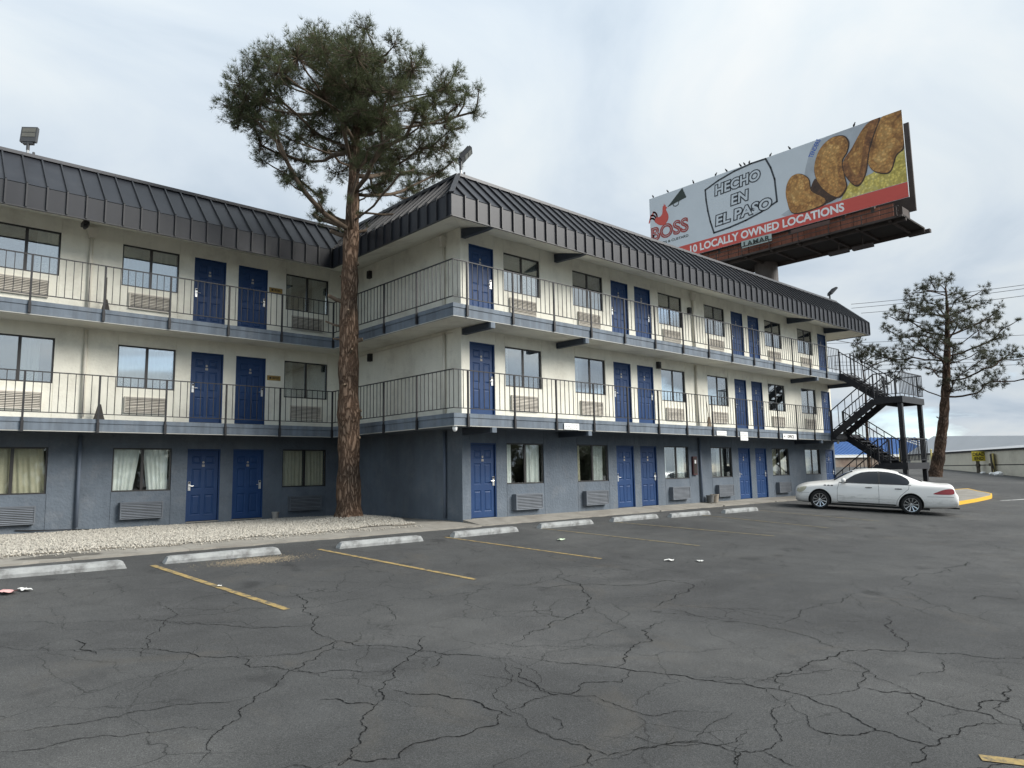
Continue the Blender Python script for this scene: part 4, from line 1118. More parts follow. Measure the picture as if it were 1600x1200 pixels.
# ------------------------------------------------------------------ roof floodlights
lens = pmat('floodlight_lens', (.13, .125, .105), .25, .1, 6, spec=.5)
fgrey = pmat('floodlight_housing', (.06, .062, .065), .5)
fpole = pmat('galvanised_pole', (.42, .43, .43), .5, .1, 6, metal=.4)
def flood(loc, h, s, yaw, tilt, label):
    t = thing('floodlight', label, 'floodlight', loc)
    MB().tube([(0, 0, 0), (0, 0, h * .55)], .032, 10).build('pole', fpole, t)
    MB().tube([(0, 0, h * .55), (0, 0, h)], .04, 10).build('slip_fitter', fgrey, t)
    MB().tube([(.13, 0, 0), (.13, 0, h * .45)], .014, 6).tube([(.13, 0, h * .3), (.13, 0, h * .5)], .03, 6).build('photocell', fgrey, t)
    mb = MB()
    mb.box(-s * .46, s * .46, -.045, .045, 0, s).box(-s * .30, s * .30, -.03, .06, -.05, -.001)
    for k in range(7): mb.box(-s * .40 + k * s * .13, -s * .40 + k * s * .13 + .012, .046, .085, .05, s * .92)
    hd = mb.build('lamp_head', fgrey, t, (0, 0, h)); hd.rotation_euler = (R(tilt), 0, R(yaw))
    for z in (.34, .66): MB().box(-s * .38, s * .38, -.052, -.046, s * z - s * .02, s * z + s * .25).build('lens', lens, hd)
flood((-9.26, LA - .05, 9.33), .46, .42, -38, -8, 'double lens floodlight on the roof of the left wing')
flood((.04, 0.0, 9.33), .62, .44, 48, 42, 'tilted floodlight on the outer roof corner of the right wing')
flood((24.1, .2, 9.33), .58, .46, 52, 45, 'small floodlight at the far right end of the roof')

# ------------------------------------------------------------------ billboard
bb = thing('billboard', 'large billboard on a single steel pole advertising fried chicken above the motel roof', 'billboard', (26.2, 4.6, -.2))
O = Vector(bb.location)
BX, BY, BZ0, BZ1, BW = 24.0, 10.94, 13.80, 18.15, 14.85
def bw(h, z, d=0.0): return (BX - d - O.x, BY - h - O.y, z - O.z)
def flat(poly, d, th=.004):
    for g_ in (lambda p: 18.142 - p[1], lambda p: p[1] - (BZ0 - 6), lambda p: 14.845 - p[0]): poly = clip(poly, g_)
    mb = MB(); mb.prism(poly, d, d + th, lambda a, b, k: bw(a, b, k)); return mb
rnd_w = pmat('poster_white', (.56, .60, .63), .65, .03, 1.0); p_red = pmat('poster_red', (.56, .085, .065), .6, .04, 1); p_dark = pmat('poster_charcoal', (.035, .042, .05), .6, .05, 2); p_green = pmat('poster_dark_green', (.03, .042, .035), .6); p_rust = pmat('poster_rust_red', (.33, .06, .05), .6, .35, 9); p_blue = pmat('poster_blue', (.06, .13, .42), .6); p_white = pmat('poster_lettering_white', (.74, .74, .73), .6, .03)
poster = flat([(0, BZ0), (BW, BZ0), (BW, BZ1), (0, BZ1)], 0, .05).build('poster', rnd_w, bb)
flat([(.02, BZ0 + .01), (BW - .02, BZ0 + .01), (BW - .02, 14.54), (.02, 14.54)], .052).build('red_band', p_red, poster)
def letters(body, size, h, z, mtl, d, off=0.0, shear=0.0, sx=1.0, rot=0.0, name='lettering', space=1.0):
    me = text_mesh(body, size, off, shear, space)
    c, s = math.cos(rot), math.sin(rot)
    def fn(a, b, k):
        a *= sx
        return bw(h + a * c - b * s, z + a * s + b * c, d)
    map_mesh(me, fn); me.materials.clear(); me.materials.append(mtl)
    return link(name, me, poster)
def fit(body, size, w, **k):
    me = text_mesh(body, size, k.get('off', 0), k.get('shear', 0)); xs = [v.co.x for v in me.vertices]
    r = w / (max(xs) - min(xs)); bpy.data.meshes.remove(me); return r
letters('10 LOCALLY OWNED LOCATIONS', .60, 2.70, 13.985, p_white, .060, .020, 0, fit('10 LOCALLY OWNED LOCATIONS', .60, 9.05, off=.020))
for txt, sz, h, z, w in (('HECHO', .80, 4.62, 16.98, 2.86), ('EN', .80, 5.60, 16.10, 1.12), ('EL PASO', .80, 4.56, 15.17, 3.48)):
    r = fit(txt, sz, w, off=.035, shear=.12)
    rt = R(2)
    letters(txt, sz, h, z, p_dark, .060, .080, .12, r, rt)
    letters(txt, sz, h, z, rnd_w, .063, .018, .12, r, rt, 'letter_inline')
def smooth_poly(pts, n=6):
    out = []; k = len(pts)
    for i in range(k):
        p0, p1, p2, p3 = (Vector(pts[(i + j) % k]) for j in (-1, 0, 1, 2))
        for j in range(n):
            t = j / n
            out.append(tuple(.5 * ((2 * p1) + (-p0 + p2) * t + (2 * p0 - 5 * p1 + 4 * p2 - p3) * t * t + (-p0 + 3 * p1 - 3 * p2 + p3) * t ** 3)))
    return out
def ribbon(pts, w, d, mtl, name, closed=False):
    mb = MB(); pts = [Vector(p) for p in pts]; k = len(pts)
    for i in range(k if closed else k - 1):
        a, b = pts[i], pts[(i + 1) % k]; dd = (b - a).normalized(); nn = Vector((-dd.y, dd.x)) * w / 2; e = dd * w * .4
        mb.quad(*[bw(q.x, q.y, d) for q in (a - e + nn, b + e + nn, b + e - nn, a - e - nn)])
    return mb.build(name, mtl, poster, normals=False)
frm = [(4.02, 17.50), (4.9, 17.80), (5.94, 18.02), (7.0, 18.12), (7.86, 18.10), (8.12, 17.5), (8.30, 16.8), (8.36, 15.51), (7.4, 15.18), (6.47, 14.97), (5.5, 14.84), (4.45, 14.78), (4.25, 15.5), (4.12, 16.2), (4.04, 16.9)]
ribbon(frm, .10, .060, p_dark, 'slogan_frame', True)
# rooster mark with megaphone
roo = [(.98, 17.24), (1.02, 17.42), (1.06, 17.36), (1.10, 17.55), (1.15, 17.40), (1.21, 17.44), (1.21, 17.32), (1.32, 17.22), (1.22, 17.14), (1.28, 16.98), (1.38, 16.72), (1.36, 16.48), (1.22, 16.30), (1.06, 16.20), (.84, 16.22), (.62, 16.32), (.45, 16.48), (.36, 16.66), (.50, 16.82), (.72, 16.78), (.90, 16.88), (.96, 17.05)]
flat(smooth_poly(roo, 4), .058, .003).build('rooster_mark', p_red, poster)
for k, (a, b, c) in enumerate((((.52, 16.62), (.62, 17.10), (.28, 17.22)), ((.48, 16.58), (.46, 17.02), (.10, 17.06)), ((.44, 16.54), (.30, 16.90), (.02, 16.84)))):
    cv = []
    for i in range(9):
        t = i / 8; p = Vector(a) * (1 - t) ** 2 + Vector(b) * 2 * t * (1 - t) + Vector(c) * t * t; cv.append(p)
    cv2 = [cv[-1] + Vector((-.08, -.22))]
    ribbon(cv + cv2, .10, .0585 + k * .0007, p_red, 'rooster_tail')
flat([(1.34, 17.24), (2.46, 18.12), (2.72, 17.46)], .058).build('megaphone_mark', p_green, poster)
ribbon([(1.75, 17.32), (1.80, 17.18), (1.95, 17.12), (2.12, 17.18), (2.18, 17.36)], .05, .0585, p_green, 'megaphone_handle')
rB = fit('BOSS', 1.15, 2.72, off=.05)
letters('BOSS', 1.15, .02, 15.40, p_rust, .060, .05, 0, rB)
letters('BOSS', 1.15, .02, 15.40, rnd_w, .0635, -.062, 0, rB, 0.0, 'letter_inline')
dots = MB(); rdm = random.Random(4)
sub_t = 'TENDERS & CUSTARD'
letters(sub_t, .21, .05, 15.02, p_green, .060, .004, 0, fit(sub_t, .21, 2.68, off=.004))
# printed food
def food_mat(name, dk, md, lt):
    mt, nt, b = newmat(name); L = nt.links.new
    tc = N(nt, 'ShaderNodeTexCoord')
    n = N(nt, 'ShaderNodeTexNoise'); n.inputs['Scale'].default_value = 1.5; n.inputs['Detail'].default_value = 11; n.inputs['Roughness'].default_value = .78; n.inputs['Distortion'].default_value = .9
    L(tc.outputs['Object'], n.inputs['Vector'])
    r = ramp(nt, [(.34, dk), (.50, md), (.66, lt)]); L(n.outputs['Fac'], r.inputs[0])
    n2 = N(nt, 'ShaderNodeTexVoronoi'); n2.inputs['Scale'].default_value = 7; L(tc.outputs['Object'], n2.inputs['Vector'])
    r2 = ramp(nt, [(.0, 1.25), (.6, .68)]); L(n2.outputs['Distance'], r2.inputs[0])
    mx = N(nt, 'ShaderNodeMix', data_type='RGBA', blend_type='MULTIPLY'); mx.inputs['Factor'].default_value = 1
    L(r.outputs[0], mx.inputs[6]); L(r2.outputs[0], mx.inputs[7]); L(mx.outputs[2], b.inputs['Base Color']); b.inputs['Roughness'].default_value = .65
    return mt
crust = food_mat('printed_golden_crust', (.16, .062, .018), (.46, .215, .058), (.70, .42, .14))
crust_lt = food_mat('printed_light_crust', (.30, .13, .035), (.58, .30, .085), (.80, .52, .20))
crust_dk = food_mat('printed_dark_crust', (.085, .034, .013), (.29, .12, .038), (.50, .25, .08))
crust_sh = food_mat('printed_crust_underside', (.03, .017, .012), (.07, .034, .018), (.13, .06, .028))
frym = food_mat('printed_potato_fries', (.46, .34, .05), (.74, .60, .15), (.82, .74, .32))
pp = pmat('poster_grey_paper', (.40, .43, .46), .65, .12, 2)
flat(smooth_poly([(8.75, 14.56), (9.6, 15.3), (10.3, 17.6), (11.2, 18.1), (14.8, 18.12), (14.83, 14.56)], 3), .052, .002).build('printed_paper', pp, poster)
letters('TENDERS', .34, 10.42, 17.25, p_blue, .058, .008, 0, fit('TENDERS', .34, .95), R(58))
flat([(11.7, 14.56), (12.2, 15.35), (13.4, 15.35), (14.3, 15.6), (14.82, 16.2), (14.82, 14.56)], .0545, .002).build('printed_fries', frym, poster)
fr_ = random.Random(8)
for k in range(13):
    hx, hz = fr_.uniform(11.9, 14.3), fr_.uniform(14.66, 15.25); an = fr_.uniform(.1, .9); ln = fr_.uniform(.5, 1.0)
    if hz > 15.0 and hx < 12.3: hz = 14.8
    e = Vector((math.cos(an), math.sin(an))) * ln; nn = Vector((-e.y, e.x)).normalized() * .075; a = Vector((hx, hz)); 
    q = [a - nn, a + e - nn, a + e + nn, a + nn]
    q = [(min(max(v.x, .1), 14.82), max(v.y, 14.56)) for v in q]
    flat(q, .057 + k * .0006, .0005).build('printed_fry', frym, poster)
for q in ([(14.35, 15.6), (14.50, 16.35), (14.74, 16.3), (14.74, 15.7)], [(14.05, 15.25), (14.4, 16.0), (14.6, 15.9), (14.3, 15.15)]): flat(q, .0655 + .0012 * (q[0][0] > 14.2), .0008).build('printed_fry', frym, poster)
flat(smooth_poly([(9.9, 14.62), (10.2, 15.6), (10.6, 16.1), (11.4, 15.2), (11.5, 14.7)], 4), .0645, .0006).build('printed_tender', crust_sh, poster)
for pts, mt in (([(9.26, 14.60), (8.92, 15.41), (8.92, 16.12), (9.22, 16.60), (9.69, 16.62), (10.13, 16.21), (10.25, 15.51), (10.9, 14.90), (10.7, 14.60)], crust),
                ([(11.53, 14.80), (10.80, 15.54), (10.49, 16.55), (10.79, 17.50), (11.40, 17.94), (12.02, 17.86), (12.27, 17.43), (12.16, 16.95), (11.90, 16.55), (11.97, 15.72), (12.0, 15.16)], crust),
                ([(12.40, 15.18), (12.02, 15.83), (11.97, 16.51), (12.44, 17.08), (12.97, 17.8), (13.4, 18.12), (13.8, 18.10), (13.55, 17.51), (13.23, 16.69), (13.0, 15.66), (12.71, 15.15)], crust_dk),
                ([(13.88, 15.29), (13.35, 15.62), (13.15, 16.22), (13.47, 17.15), (13.95, 18.11), (14.80, 18.12), (14.80, 16.4), (14.42, 16.0), (14.17, 15.40)], crust)):
    sp = smooth_poly(pts, 5); cx_, cz_ = sum(p[0] for p in sp) / len(sp), sum(p[1] for p in sp) / len(sp)
    base_d = .0685 + .0022 * (mt is crust_dk)
    flat([(cx_ + (a - cx_) * 1.05 + .04, cz_ + (b - cz_) * 1.035 - .03) for a, b in sp], base_d - .0012, .0006).build('printed_outline', crust_sh, poster)
    flat(sp, base_d, .0006).build('printed_tender', mt, poster)
    flat([(cx_ + (a - cx_) * .55 - .12, cz_ + (b - cz_) * .72 + .08) for a, b in sp], base_d + .0009, .0005).build('printed_highlight', crust_lt if mt is crust else crust, poster)
    continue
    flat(smooth_poly(pts, 5), .0685, .001).build('printed_tender', mt, poster)
# structure
apr = pmat('rust_orange_apron_panel', (.24, .085, .05), .75, .2, 1.5, streak=.25); bst = pmat('brown_billboard_steel', (.055, .042, .037), .75, .25, 1.5); bdk = pmat('dark_catwalk_underside', (.022, .018, .016), .85, .25, 1.2)
nap = 22
for k in range(nap):
    a = .05 + k * (14.0 / nap); flat([(a, 12.98), (a + 14.0 / nap - .03, 12.98), (a + 14.0 / nap - .03, 13.78), (a, 13.78)], -.25, .03).build('apron_panel', apr, bb)
def bbx(h0, h1, x0, x1, z0, z1): return [x0 - O.x, x1 - O.x, BY - h1 - O.y, BY - h0 - O.y, z0 - O.z, z1 - O.z]
MB().box(*bbx(-.1, 14.6, 23.66, 26.49, 12.88, 12.96)).build('catwalk_deck', bdk, bb)
for k in range(10):
    h = .4 + k * 1.5; MB().box(*bbx(h, h + .12, 23.7, 26.45, 12.78, 12.879)).build('cross_beam', bst, bb)
MB().box(*bbx(-.1, 14.6, 23.55, 23.65, 12.84, 12.94)).box(*bbx(-.1, 14.6, 24.0, 24.12, 12.74, 12.95)).box(*bbx(-.1, 14.6, 26.5, 26.62, 12.70, 12.95)).build('edge_beam', bst, bb)
MB().box(*bbx(0, 14.2, 24.9, 25.9, 13.0, 13.75)).build('torsion_beam', bst, bb)
cat = MB()
for h in [i * 1.6 for i in range(10)]:
    cat.beam(bw(h, 13.0, -.2), bw(h, 12.9, .55), .05, .05).beam(bw(h, 12.9, .55), bw(h, 13.35, .55), .035, .035)
cat.beam(bw(0, 13.35, .55), bw(14.5, 13.35, .55), .04, .04).beam(bw(0, 13.12, .55), bw(14.5, 13.12, .55), .03, .03)
cat.build('catwalk_rail', bst, bb)
MB().box(*bbx(-.02, 14.47, 26.0, 26.10, 13.75, 18.35)).build('rear_face', bst, bb)
ribs = MB()
for k in range(10):
    h = .3 + k * 1.42
    ribs.beam(bw(h, 13.0, -.3), bw(h, 18.1, -.12), .12, .16).beam(bw(h, 13.0, -2.1), bw(h, 18.1, -2.2), .12, .16).beam(bw(h, 17.6, -.2), bw(h, 17.6, -2.2), .08, .08).beam(bw(h, 15.4, -.2), bw(h, 15.4, -2.2), .08, .08).beam(bw(h, 13.4, -.3), bw(h, 17.5, -2.1), .06, .06)
ribs.build('upright_frame', bst, bb)
MB().lathe([(.63, 0), (.63, 13.6), (0, 13.6)], (0, 0, 0), 'z', 28).build('pole', pmat('brown_pole_paint', (.10, .083, .075), .6, .12, 1.2), bb, smooth=False)
lp = MB().box(*bbx(6.28, 8.06, 23.66, 23.70, 13.33, 13.74)).build('maker_plate', pmat('pale_green_plate', (.34, .40, .38), .6), bb)
me = text_mesh('LAMAR', .36, .012, 0, 1.1); xs = [v.co.x for v in me.vertices]; rr = 1.55 / (max(xs) - min(xs))
map_mesh(me, lambda a, b, c: bw(6.40 + a * rr, 13.41 + b, .35)); me.materials.clear(); me.materials.append(p_green); link('lettering', me, lp)
MB().box(*bbx(9.15, 11.2, 23.655, 23.66 + .02, 13.40, 13.62)).build('permit_plate', pmat('brown_plate', (.09, .05, .04), .7), bb)
for (h, z, x) in ((11.0, 12.2, 25.0), (12.2, 12.19, 25.0), (14.3, 12.75, 26.75)):
    mb = MB().beam(bw(h, 12.8, BX - x), bw(h, z + .1, BX - x), .05, .05).box(*bbx(h - .5, h + .5, x - .12, x + .12, z - .05, z + .12)); mb.build('lamp_fixture', bst, bb)
birds = [(.25, 18.18), (1.35, 18.18), (3.2, 18.18), (4.7, 18.18), (5.4, 18.18), (6.3, 18.18), (6.55, 18.18), (6.85, 18.18), (8.1, 18.18), (9.2, 18.18), (12.6, 18.18)]
bme = MB()
bme.lathe([(0, -.16), (.05, -.11), (.075, -.02), (.06, .06), (.035, .10), (.045, .15), (.02, .19), (0, .20)], (0, 0, 0), 'z', 8)
bird_mesh = bme.mesh('bird', [pmat('dark_bird_feathers', (.03, .03, .032), .8)], True)
for i, (h, z) in enumerate(birds):
    o = link('bird', bird_mesh, None, (BX + rdm.uniform(.02, .06), BY - h, z + .12), (R(-20), R(25), rdm.uniform(0, 6)))
    o.scale = (.72, .72, .72); o.location.z -= .03
    tag(o, 'small dark bird perched on the top edge of the billboard', 'bird', 'birds perched along the billboard top')

# ------------------------------------------------------------------ white sedan
car = thing('sedan_car', 'dirty white four door sedan parked nose in at the right end of the motel', 'car', (14.587, -1.783, -.221), (.028, .062, math.atan2(-.91, .414)))
paint, pnt, pb = newmat('dusty_white_car_paint')
_tc = N(pnt, 'ShaderNodeTexCoord')
_n = N(pnt, 'ShaderNodeTexNoise'); _n.inputs['Scale'].default_value = 7; _n.inputs['Detail'].default_value = 10; _n.inputs['Roughness'].default_value = .75
_mp = N(pnt, 'ShaderNodeMapping'); _mp.inputs['Scale'].default_value = (.5, 1, 2.2); pnt.links.new(_tc.outputs['Object'], _mp.inputs[0]); pnt.links.new(_mp.outputs[0], _n.inputs['Vector'])
_r = ramp(pnt, [(.50, 0), (.66, 1)]); pnt.links.new(_n.outputs['Fac'], _r.inputs[0])
_s = N(pnt, 'ShaderNodeSeparateXYZ'); pnt.links.new(_tc.outputs['Object'], _s.inputs[0])
_z = ramp(pnt, [(.18, .9), (.32, .30), (.52, .55), (.58, .42), (.68, .06), (1.0, .03)]); pnt.links.new(_s.outputs[2], _z.inputs[0])
_m = N(pnt, 'ShaderNodeMath', operation='MULTIPLY'); pnt.links.new(_r.outputs[0], _m.inputs[0]); pnt.links.new(_z.outputs[0], _m.inputs[1])
_mx = N(pnt, 'ShaderNodeMix', data_type='RGBA'); pnt.links.new(_m.outputs[0], _mx.inputs['Factor']); _mx.inputs[6].default_value = (.82, .805, .765, 1); _mx.inputs[7].default_value = (.36, .345, .31, 1)
pnt.links.new(_mx.outputs[2], pb.inputs['Base Color']); pb.inputs['Roughness'].default_value = .32; pb.inputs['Coat Weight'].default_value = .5; pb.inputs['Coat Roughness'].default_value = .08
rub = pmat('black_rubber', (.016, .016, .016), .85, .2, 8); blk = pmat('black_plastic', (.02, .02, .021), .55); cgl = pmat('dark_tinted_car_glass', (.012, .014, .018), .06, .05, 1, spec=.45); chrome = pmat('bright_alloy', (.62, .62, .62), .25, .08, 8, metal=.9); chr2 = pmat('chrome_trim', (.7, .7, .7), .15, metal=.9); gap = pmat('panel_gap', (.05, .05, .05), .8)
lampw = pmat('yellowed_headlight_lens', (.50, .47, .35), .2, .08, 6, coat=.6); lampr = pmat('red_tail_lens', (.30, .014, .02), .18, .15, 5, coat=.8)
ST = [(0.00, .32, .50, .60, .50, .56, .60, .40, .655, .665), (.05, .26, .62, .73, .50, .69, .655, .48, .71, .725), (.16, .22, .74, .83, .51, .77, .71, .54, .765, .785), (.45, .20, .81, .895, .53, .84, .785, .60, .845, .872), (1.0, .20, .84, .925, .56, .885, .855, .64, .918, .958),
      (1.40, .20, .86, .932, .57, .892, .893, .69, .965, 1.005), (1.52, .20, .86, .933, .57, .893, .905, .69, 1.005, 1.035), (1.90, .20, .86, .934, .57, .893, .925, .64, 1.235, 1.270), (2.20, .20, .86, .934, .57, .893, .938, .60, 1.360, 1.410), (2.80, .20, .86, .934, .57, .893, .952, .585, 1.415, 1.475),
      (3.35, .20, .86, .934, .58, .893, .962, .58, 1.385, 1.455), (3.75, .20, .86, .934, .59, .893, .972, .58, 1.29, 1.355), (4.15, .20, .86, .932, .60, .892, .982, .60, 1.135, 1.185), (4.42, .21, .85, .925, .60, .885, .988, .63, 1.055, 1.085), (4.80, .23, .82, .905, .60, .86, .985, .64, 1.03, 1.05),
      (4.98, .26, .79, .885, .60, .825, .975, .64, 1.035, 1.06), (5.035, .28, .77, .865, .58, .81, .93, .64, 1.00, 1.045), (5.065, .29, .76, .86, .57, .80, .80, .62, .84, .86), (5.11, .30, .74, .84, .56, .77, .735, .58, .745, .75), (5.16, .34, .66, .76, .54, .70, .66, .50, .68, .69)]
vs, fs = [], []
for (x, zb, wb, wm, zm, ws, zs, wr, zr, zt) in ST:
    half = [(0, zb), (wb * .7, zb), (wb, zb + .03), (wm * .99, (zb + zm) / 2), (wm, zm), (ws + (wm - ws) * .35, (zm + zs) / 2 + .03), (ws, zs), (ws * .45 + wr * .55, zs * .42 + zr * .58), (wr, zr), (wr * .55, zr * .25 + zt * .75), (0, zt)]
    ring = [(x, -y, z) for y, z in half] + [(x, y, z) for y, z in half[-2:0:-1]]
    vs += ring
nr = 20
for i in range(len(ST) - 1):
    for k in range(nr): fs.append((i * nr + k, i * nr + (k + 1) % nr, (i + 1) * nr + (k + 1) % nr, (i + 1) * nr + k))
fs.append(tuple(range(nr))); fs.append(tuple((len(ST) - 1) * nr + k for k in range(nr))[::-1])
me = bpy.data.meshes.new('car_body'); me.from_pydata(vs, [], fs)
bm = bmesh.new(); bm.from_mesh(me); bmesh.ops.recalc_face_normals(bm, faces=bm.faces); bm.to_mesh(me); bm.free()
tmp = bpy.data.objects.new('car_body_tmp', me); COL.objects.link(tmp)
sd = tmp.modifiers.new('s', 'SUBSURF'); sd.levels = 3; sd.render_levels = 3
dg = bpy.context.evaluated_depsgraph_get()
smooth_me = bpy.data.meshes.new_from_object(tmp.evaluated_get(dg))
bvh = BVHTree.FromPolygons([v.co.copy() for v in smooth_me.vertices], [tuple(p.vertices) for p in smooth_me.polygons])
cutters = []
for xa in (1.02, 3.96):
    for sgn in (-1, 1):
        cm = MB().tube([(xa, sgn * .60, .335), (xa, sgn * 1.2, .335)], .392, 40)
        c = cm.build('cutter', M['black']); cutters.append(c)
        b = tmp.modifiers.new('b', 'BOOLEAN'); b.operation = 'DIFFERENCE'; b.object = c; b.solver = 'EXACT'
dg = bpy.context.evaluated_depsgraph_get()
body_me = bpy.data.meshes.new_from_object(tmp.evaluated_get(dg))
for c in cutters: bpy.data.objects.remove(c)
bpy.data.objects.remove(tmp)
body_me.name = 'car_body'
body_me.materials.clear(); body_me.materials.append(paint); body_me.materials.append(blk)
for p in body_me.polygons:
    p.use_smooth = True
    p.material_index = 0
    c = p.center
    for xa in (1.02, 3.96):
        if math.hypot(c.x - xa, c.z - .335) < .396 and abs(c.y) < .95 and (abs(p.normal.y) < .2 or abs(c.y) < .62): p.material_index = 1
    if c.z < .235: p.material_index = 1
body_me.polygons.foreach_set('use_smooth', [True] * len(body_me.polygons))
try: body_me.set_sharp_from_angle(angle=R(38))
except Exception: pass
body = link('car_body', body_me, car)
def drape(poly, side, off, mtl, name, parent=None, axis='y', th=None, n=14):
    """cut a flat outline into cells and lay it on the body skin; side: -1 or 1 for the flanks; axis y, or x from ahead/behind, or z from above"""
    bmm = bmesh.new()
    to3 = {'y': lambda a, b: (a, side * 3, b), 'x': lambda a, b: (side * 9, a, b), 'z': lambda a, b: (a, b, 4)}[axis]
    ray = {'y': Vector((0, -side, 0)), 'x': Vector((-side, 0, 0)), 'z': Vector((0, 0, -1))}[axis]
    vsx = [bmm.verts.new(to3(a, b)) for a, b in poly]; bmm.faces.new(vsx)
    ia, ib = {'y': (0, 2), 'x': (1, 2), 'z': (0, 1)}[axis]
    for i in (ia, ib):
        lo = min(v.co[i] for v in bmm.verts); hi = max(v.co[i] for v in bmm.verts)
        k = max(2, int((hi - lo) / .05)); k = min(k, 46)
        for j in range(1, k):
            no = Vector((0, 0, 0)); no[i] = 1; co = Vector((0, 0, 0)); co[i] = lo + (hi - lo) * j / k
            bmesh.ops.bisect_plane(bmm, geom=bmm.verts[:] + bmm.edges[:] + bmm.faces[:], plane_co=co, plane_no=no)
    for v in list(bmm.verts):
        h = bvh.ray_cast(v.co, ray)
        if h[0] is None: 
            bmm.verts.remove(v); continue
        v.co = h[0] + h[1] * off if h[1].dot(ray) < 0 else h[0] - h[1] * off
    bmesh.ops.recalc_face_normals(bmm, faces=bmm.faces)
    me = bpy.data.meshes.new(name); bmm.to_mesh(me); bmm.free(); me.materials.append(mtl)
    me.polygons.foreach_set('use_smooth', [True] * len(me.polygons))
    return link(name, me, parent or car)
def strip_line(pts, w, side, off, mtl, name, parent=None):
    poly_pts = []
    for (a, b), (c, d) in zip(pts, pts[1:]):
        v = Vector((c - a, d - b)); nn = Vector((-v.y, v.x)).normalized() * w / 2
        poly_pts.append([(a + nn.x, b + nn.y), (c + nn.x, d + nn.y), (c - nn.x, d - nn.y), (a - nn.x, b - nn.y)])
    for q in poly_pts: drape(q, side, off, mtl, name, parent)
def roundp(pts, n=4): return smooth_poly(pts, n)
for sd_ in (-1, 1):
    front_win = [(1.78, .985), (1.98, 1.115), (2.18, 1.235), (2.40, 1.318), (2.66, 1.358), (2.93, 1.372), (2.93, .985)]
    rear_win = [(3.00, .985), (3.00, 1.372), (3.25, 1.362), (3.50, 1.325), (3.70, 1.26), (3.86, 1.17), (3.92, 1.08), (3.90, 1.01), (3.84, .985)]
    drape(front_win, sd_, .004, cgl, 'door_window'); drape(rear_win, sd_, .004, cgl, 'door_window')
    drape([(2.925, .985), (3.005, .985), (3.005, 1.374), (2.925, 1.374)], sd_, .003, blk, 'door_pillar')
    drape([(1.66, .955), (3.96, .972), (3.96, .986), (1.66, .980)], sd_, .005, blk, 'belt_trim')
    strip_line([(1.66, .96), (1.60, .75), (1.60, .36), (1.66, .28)], .009, sd_, .003, gap, 'door_gap')
    strip_line([(2.93, .98), (2.95, .6), (2.95, .27)], .009, sd_, .003, gap, 'door_gap')
    strip_line([(3.90, .99), (3.88, .85), (3.62, .62), (3.52, .45), (3.50, .28)], .009, sd_, .003, gap, 'door_gap')
    strip_line([(1.60, .275), (3.50, .275)], .012, sd_, .003, gap, 'door_gap')
    drape([(1.66, .485), (3.46, .485), (3.46, .525), (1.66, .525)], sd_, .012, paint, 'side_moulding')
    for xa in (1.02, 3.96):
        arc = [(xa + .418 * math.cos(t), .335 + .418 * math.sin(t)) for t in [math.pi * (-.04 + 1.08 * i / 18) for i in range(19)]]
        strip_line(arc, .03, sd_, .010, paint, 'arch_lip')
    strip_line([(1.64, .30), (3.48, .30)], .035, sd_, .010, gap, 'sill_strip')
    strip_line([(.18, .565), (.45, .575), (.66, .58)], .008, sd_, .003, gap, 'bumper_gap')
    strip_line([(4.42, .64), (4.8, .655), (5.02, .66)], .008, sd_, .003, gap, 'bumper_gap')
    for xh in (2.62, 3.56):
        drape(roundp([(xh - .11, .845), (xh, .865), (xh + .11, .848), (xh + .10, .830), (xh, .822), (xh - .10, .830)], 3), sd_, .004, gap, 'handle_recess')
        y = bvh.ray_cast(Vector((xh, sd_ * 3, .845)), Vector((0, -sd_, 0)))[0].y
        MB().beam((xh - .10, y + sd_ * .018, .847), (xh + .10, y + sd_ * .018, .853), .016, .024).build('door_handle', chr2, car)
    for k in range(3):
        xq = 1.19 + k * .115
        drape(roundp([(xq - .042, .858), (xq, .872), (xq + .042, .862), (xq + .038, .842), (xq, .836), (xq - .038, .840)], 3), sd_, .004, gap, 'fender_porthole')
    drape(roundp([(.10, .60), (.13, .69), (.28, .745), (.52, .785), (.55, .74), (.44, .64), (.28, .585)], 4), sd_, .006, lampw, 'headlight')
    drape(roundp([(4.56, .735), (4.66, .81), (4.80, .885), (4.93, .915), (5.01, .90), (5.03, .80), (4.98, .745), (4.78, .728)], 4), sd_, .006, lampr, 'tail_light')
    ym = bvh.ray_cast(Vector((1.80, sd_ * 3, .99)), Vector((0, -sd_, 0)))[0].y
    mb = MB(); mb.beam((1.82, ym - sd_ * .02, .985), (1.82, ym + sd_ * .12, 1.00), .10, .03, mi=1)
    mb.lathe([(0, -.115), (.05, -.105), (.075, -.05), (.08, .03), (.07, .09), (0, .10)], (1.80, ym + sd_ * .17, 1.045), 'y', 16)
    mb.build('wing_mirror', [paint, blk], car, smooth=True)
drape([(1.50, -.58), (2.12, -.49), (2.12, .49), (1.50, .58)], 1, .004, cgl, 'windscreen', axis='z')
drape([(3.62, -.46), (4.34, -.54), (4.34, .54), (3.62, .46)], 1, .004, cgl, 'rear_window', axis='z')
drape([(-.30, .60), (.30, .60), (.30, .475), (-.30, .475)], 1, .006, blk, 'plate_recess', axis='x')
yb = bvh.ray_cast(Vector((9, 0, .54)), Vector((-1, 0, 0)))[0].x
MB().box(yb + .008, yb + .016, -.155, .155, .485, .60).build('licence_plate', pmat('grey_plate', (.45, .46, .47), .5, .3, 30), car)
drape([(-.35, .63), (.35, .63), (.35, .52), (-.35, .52)], -1, .004, blk, 'front_grille', axis='x')
MB().lathe([(0, 0), (.035, 0), (.035, .012), (0, .014)], (5.10, 0, .86), 'x', 16).build('boot_badge', chr2, car)
MB().box(.9, 4.5, -.7, .7, .16, .27).build('underbody', blk, car)
